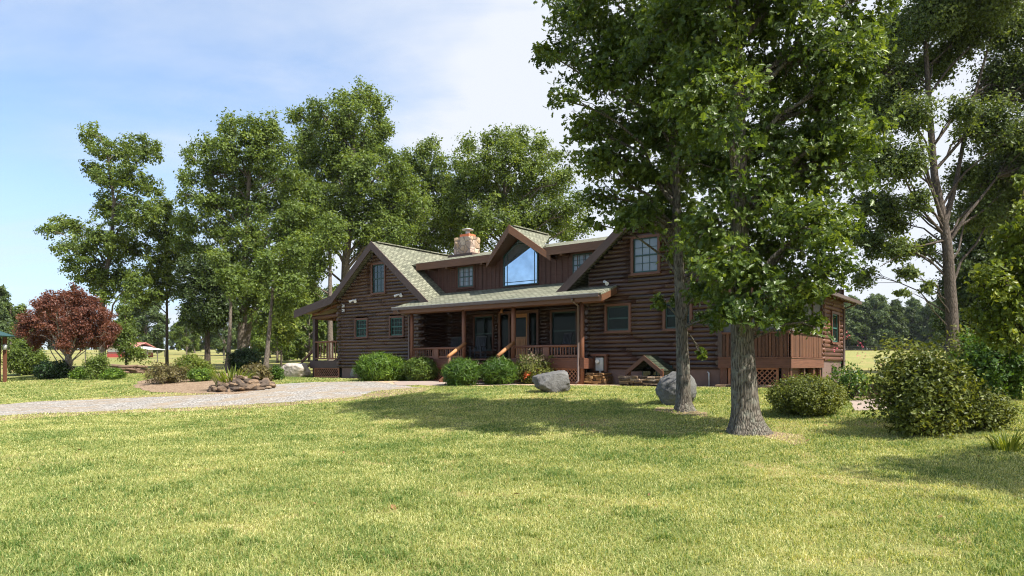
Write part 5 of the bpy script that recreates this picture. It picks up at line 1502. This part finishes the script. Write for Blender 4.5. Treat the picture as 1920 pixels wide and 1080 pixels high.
# ------------------------------------------------------------------ light haze over the far fields
xs_ = [c for o in (g,) for c in (o.bound_box[0][0], o.bound_box[6][0])]; ys_ = (g.bound_box[0][1], g.bound_box[6][1])
hb = MB(); hb.box(min(xs_) - 5, max(xs_) + 5, min(ys_) - 5, max(ys_) + 5, -2., 30., .5)
hm = bpy.data.materials.new('haze'); hm.use_nodes = True; hm.node_tree.nodes.clear()
ho = hm.node_tree.nodes.new('ShaderNodeOutputMaterial'); hv = hm.node_tree.nodes.new('ShaderNodeVolumePrincipled')
hv.inputs['Color'].default_value = (.80, .88, 1, 1); hv.inputs['Density'].default_value = .00008; hm.node_tree.links.new(hv.outputs[0], ho.inputs['Volume'])
tag(hb.build('haze', hm), kind='stuff')
# ------------------------------------------------------------------ light, sky, camera
SUN_EL = R(54); sdir = Vector((.81, -.59, 0)).normalized()
sv = Vector((sdir.x * math.cos(SUN_EL), sdir.y * math.cos(SUN_EL), math.sin(SUN_EL)))
sun = bpy.data.lights.new('Sun', 'SUN'); sun.energy = 4.8; sun.angle = R(.55); sun.color = (1, .95, .86)
so = bpy.data.objects.new('Sun', sun); COL.objects.link(so); so.rotation_euler = sv.to_track_quat('Z', 'Y').to_euler()
w = bpy.data.worlds.new('World'); scene.world = w; w.use_nodes = True
nt = w.node_tree; nt.nodes.clear()
out = nt.nodes.new('ShaderNodeOutputWorld')
sky = nt.nodes.new('ShaderNodeTexSky'); sky.sky_type = 'NISHITA'; sky.sun_disc = False; sky.sun_elevation = SUN_EL; sky.sun_rotation = math.atan2(sdir.x, sdir.y)
sky.air_density = 1.0; sky.dust_density = .7; sky.ozone_density = 4.
bg = nt.nodes.new('ShaderNodeBackground'); bg.inputs[1].default_value = .125; nt.links.new(sky.outputs[0], bg.inputs[0])
tc = nt.nodes.new('ShaderNodeTexCoord')
# project the view direction onto a flat cloud deck so clouds foreshorten toward the horizon
sx = nt.nodes.new('ShaderNodeSeparateXYZ'); nt.links.new(tc.outputs['Generated'], sx.inputs[0])
zc = math_(nt, 'ADD', math_(nt, 'MAXIMUM', sx.outputs[2], 0.), .22)
cv = nt.nodes.new('ShaderNodeCombineXYZ')
nt.links.new(math_(nt, 'DIVIDE', sx.outputs[0], zc), cv.inputs[0]); nt.links.new(math_(nt, 'DIVIDE', sx.outputs[1], zc), cv.inputs[1])
mp = nt.nodes.new('ShaderNodeMapping'); mp.inputs['Rotation'].default_value = (0, 0, R(25)); mp.inputs['Scale'].default_value = (.55, 1.0, 1); mp.inputs['Location'].default_value = (.35, .2, 0)
nt.links.new(cv.outputs[0], mp.inputs[0])
n1 = noise(nt, mp.outputs[0], 1.1, 7, .55, .5); n2 = noise(nt, mp.outputs[0], 3.4, 6, .6, .4)
k = math_(nt, 'ADD', math_(nt, 'MULTIPLY', n1, .75), math_(nt, 'MULTIPLY', n2, .25))
k0 = k
k = math_(nt, 'ADD', k, math_(nt, 'MULTIPLY', math_(nt, 'SUBTRACT', .35, math_(nt, 'MINIMUM', sx.outputs[2], .35)), .55))
# more cloud to the right (+x)
k = math_(nt, 'ADD', k, math_(nt, 'MULTIPLY', sx.outputs[0], .36))
cf = ramp(nt, k, [(.20, (.10, .10, .10)), (.53, (.95, .95, .95))])
bg2 = nt.nodes.new('ShaderNodeBackground'); bg2.inputs[0].default_value = (.85, .91, 1, 1); bg2.inputs[1].default_value = .52
nt.links.new(ramp(nt, math_(nt, 'ADD', k0, math_(nt, 'MULTIPLY', sx.outputs[0], .25)), [(.30, (.60, .76, 1)), (.52, (.88, .92, 1))]), bg2.inputs[0])
ms = nt.nodes.new('ShaderNodeMixShader'); nt.links.new(cf, ms.inputs[0]); nt.links.new(bg.outputs[0], ms.inputs[1]); nt.links.new(bg2.outputs[0], ms.inputs[2]); nt.links.new(ms.outputs[0], out.inputs[0])

cam = bpy.data.cameras.new('Camera'); cam.lens = 24; cam.sensor_width = 36; cam.shift_y = (HZ - 540) / 1920; cam.clip_end = 3000
co = bpy.data.objects.new('Camera', cam); COL.objects.link(co); co.location = (0, 0, CAMZ); co.rotation_euler = (R(90), 0, 0)
scene.camera = co
scene.view_settings.view_transform = 'Standard'; scene.view_settings.look = 'None'; scene.view_settings.exposure = 1.0; scene.view_settings.gamma = 1
scene.render.engine = 'CYCLES'
scene.cycles.max_bounces = 6; scene.cycles.diffuse_bounces = 3; scene.cycles.transmission_bounces = 4; scene.cycles.glossy_bounces = 3
scene.cycles.use_denoising = True
scene.cycles.filter_width = 1.1
try: scene.cycles.denoising_prefilter = 'FAST'
except Exception: pass
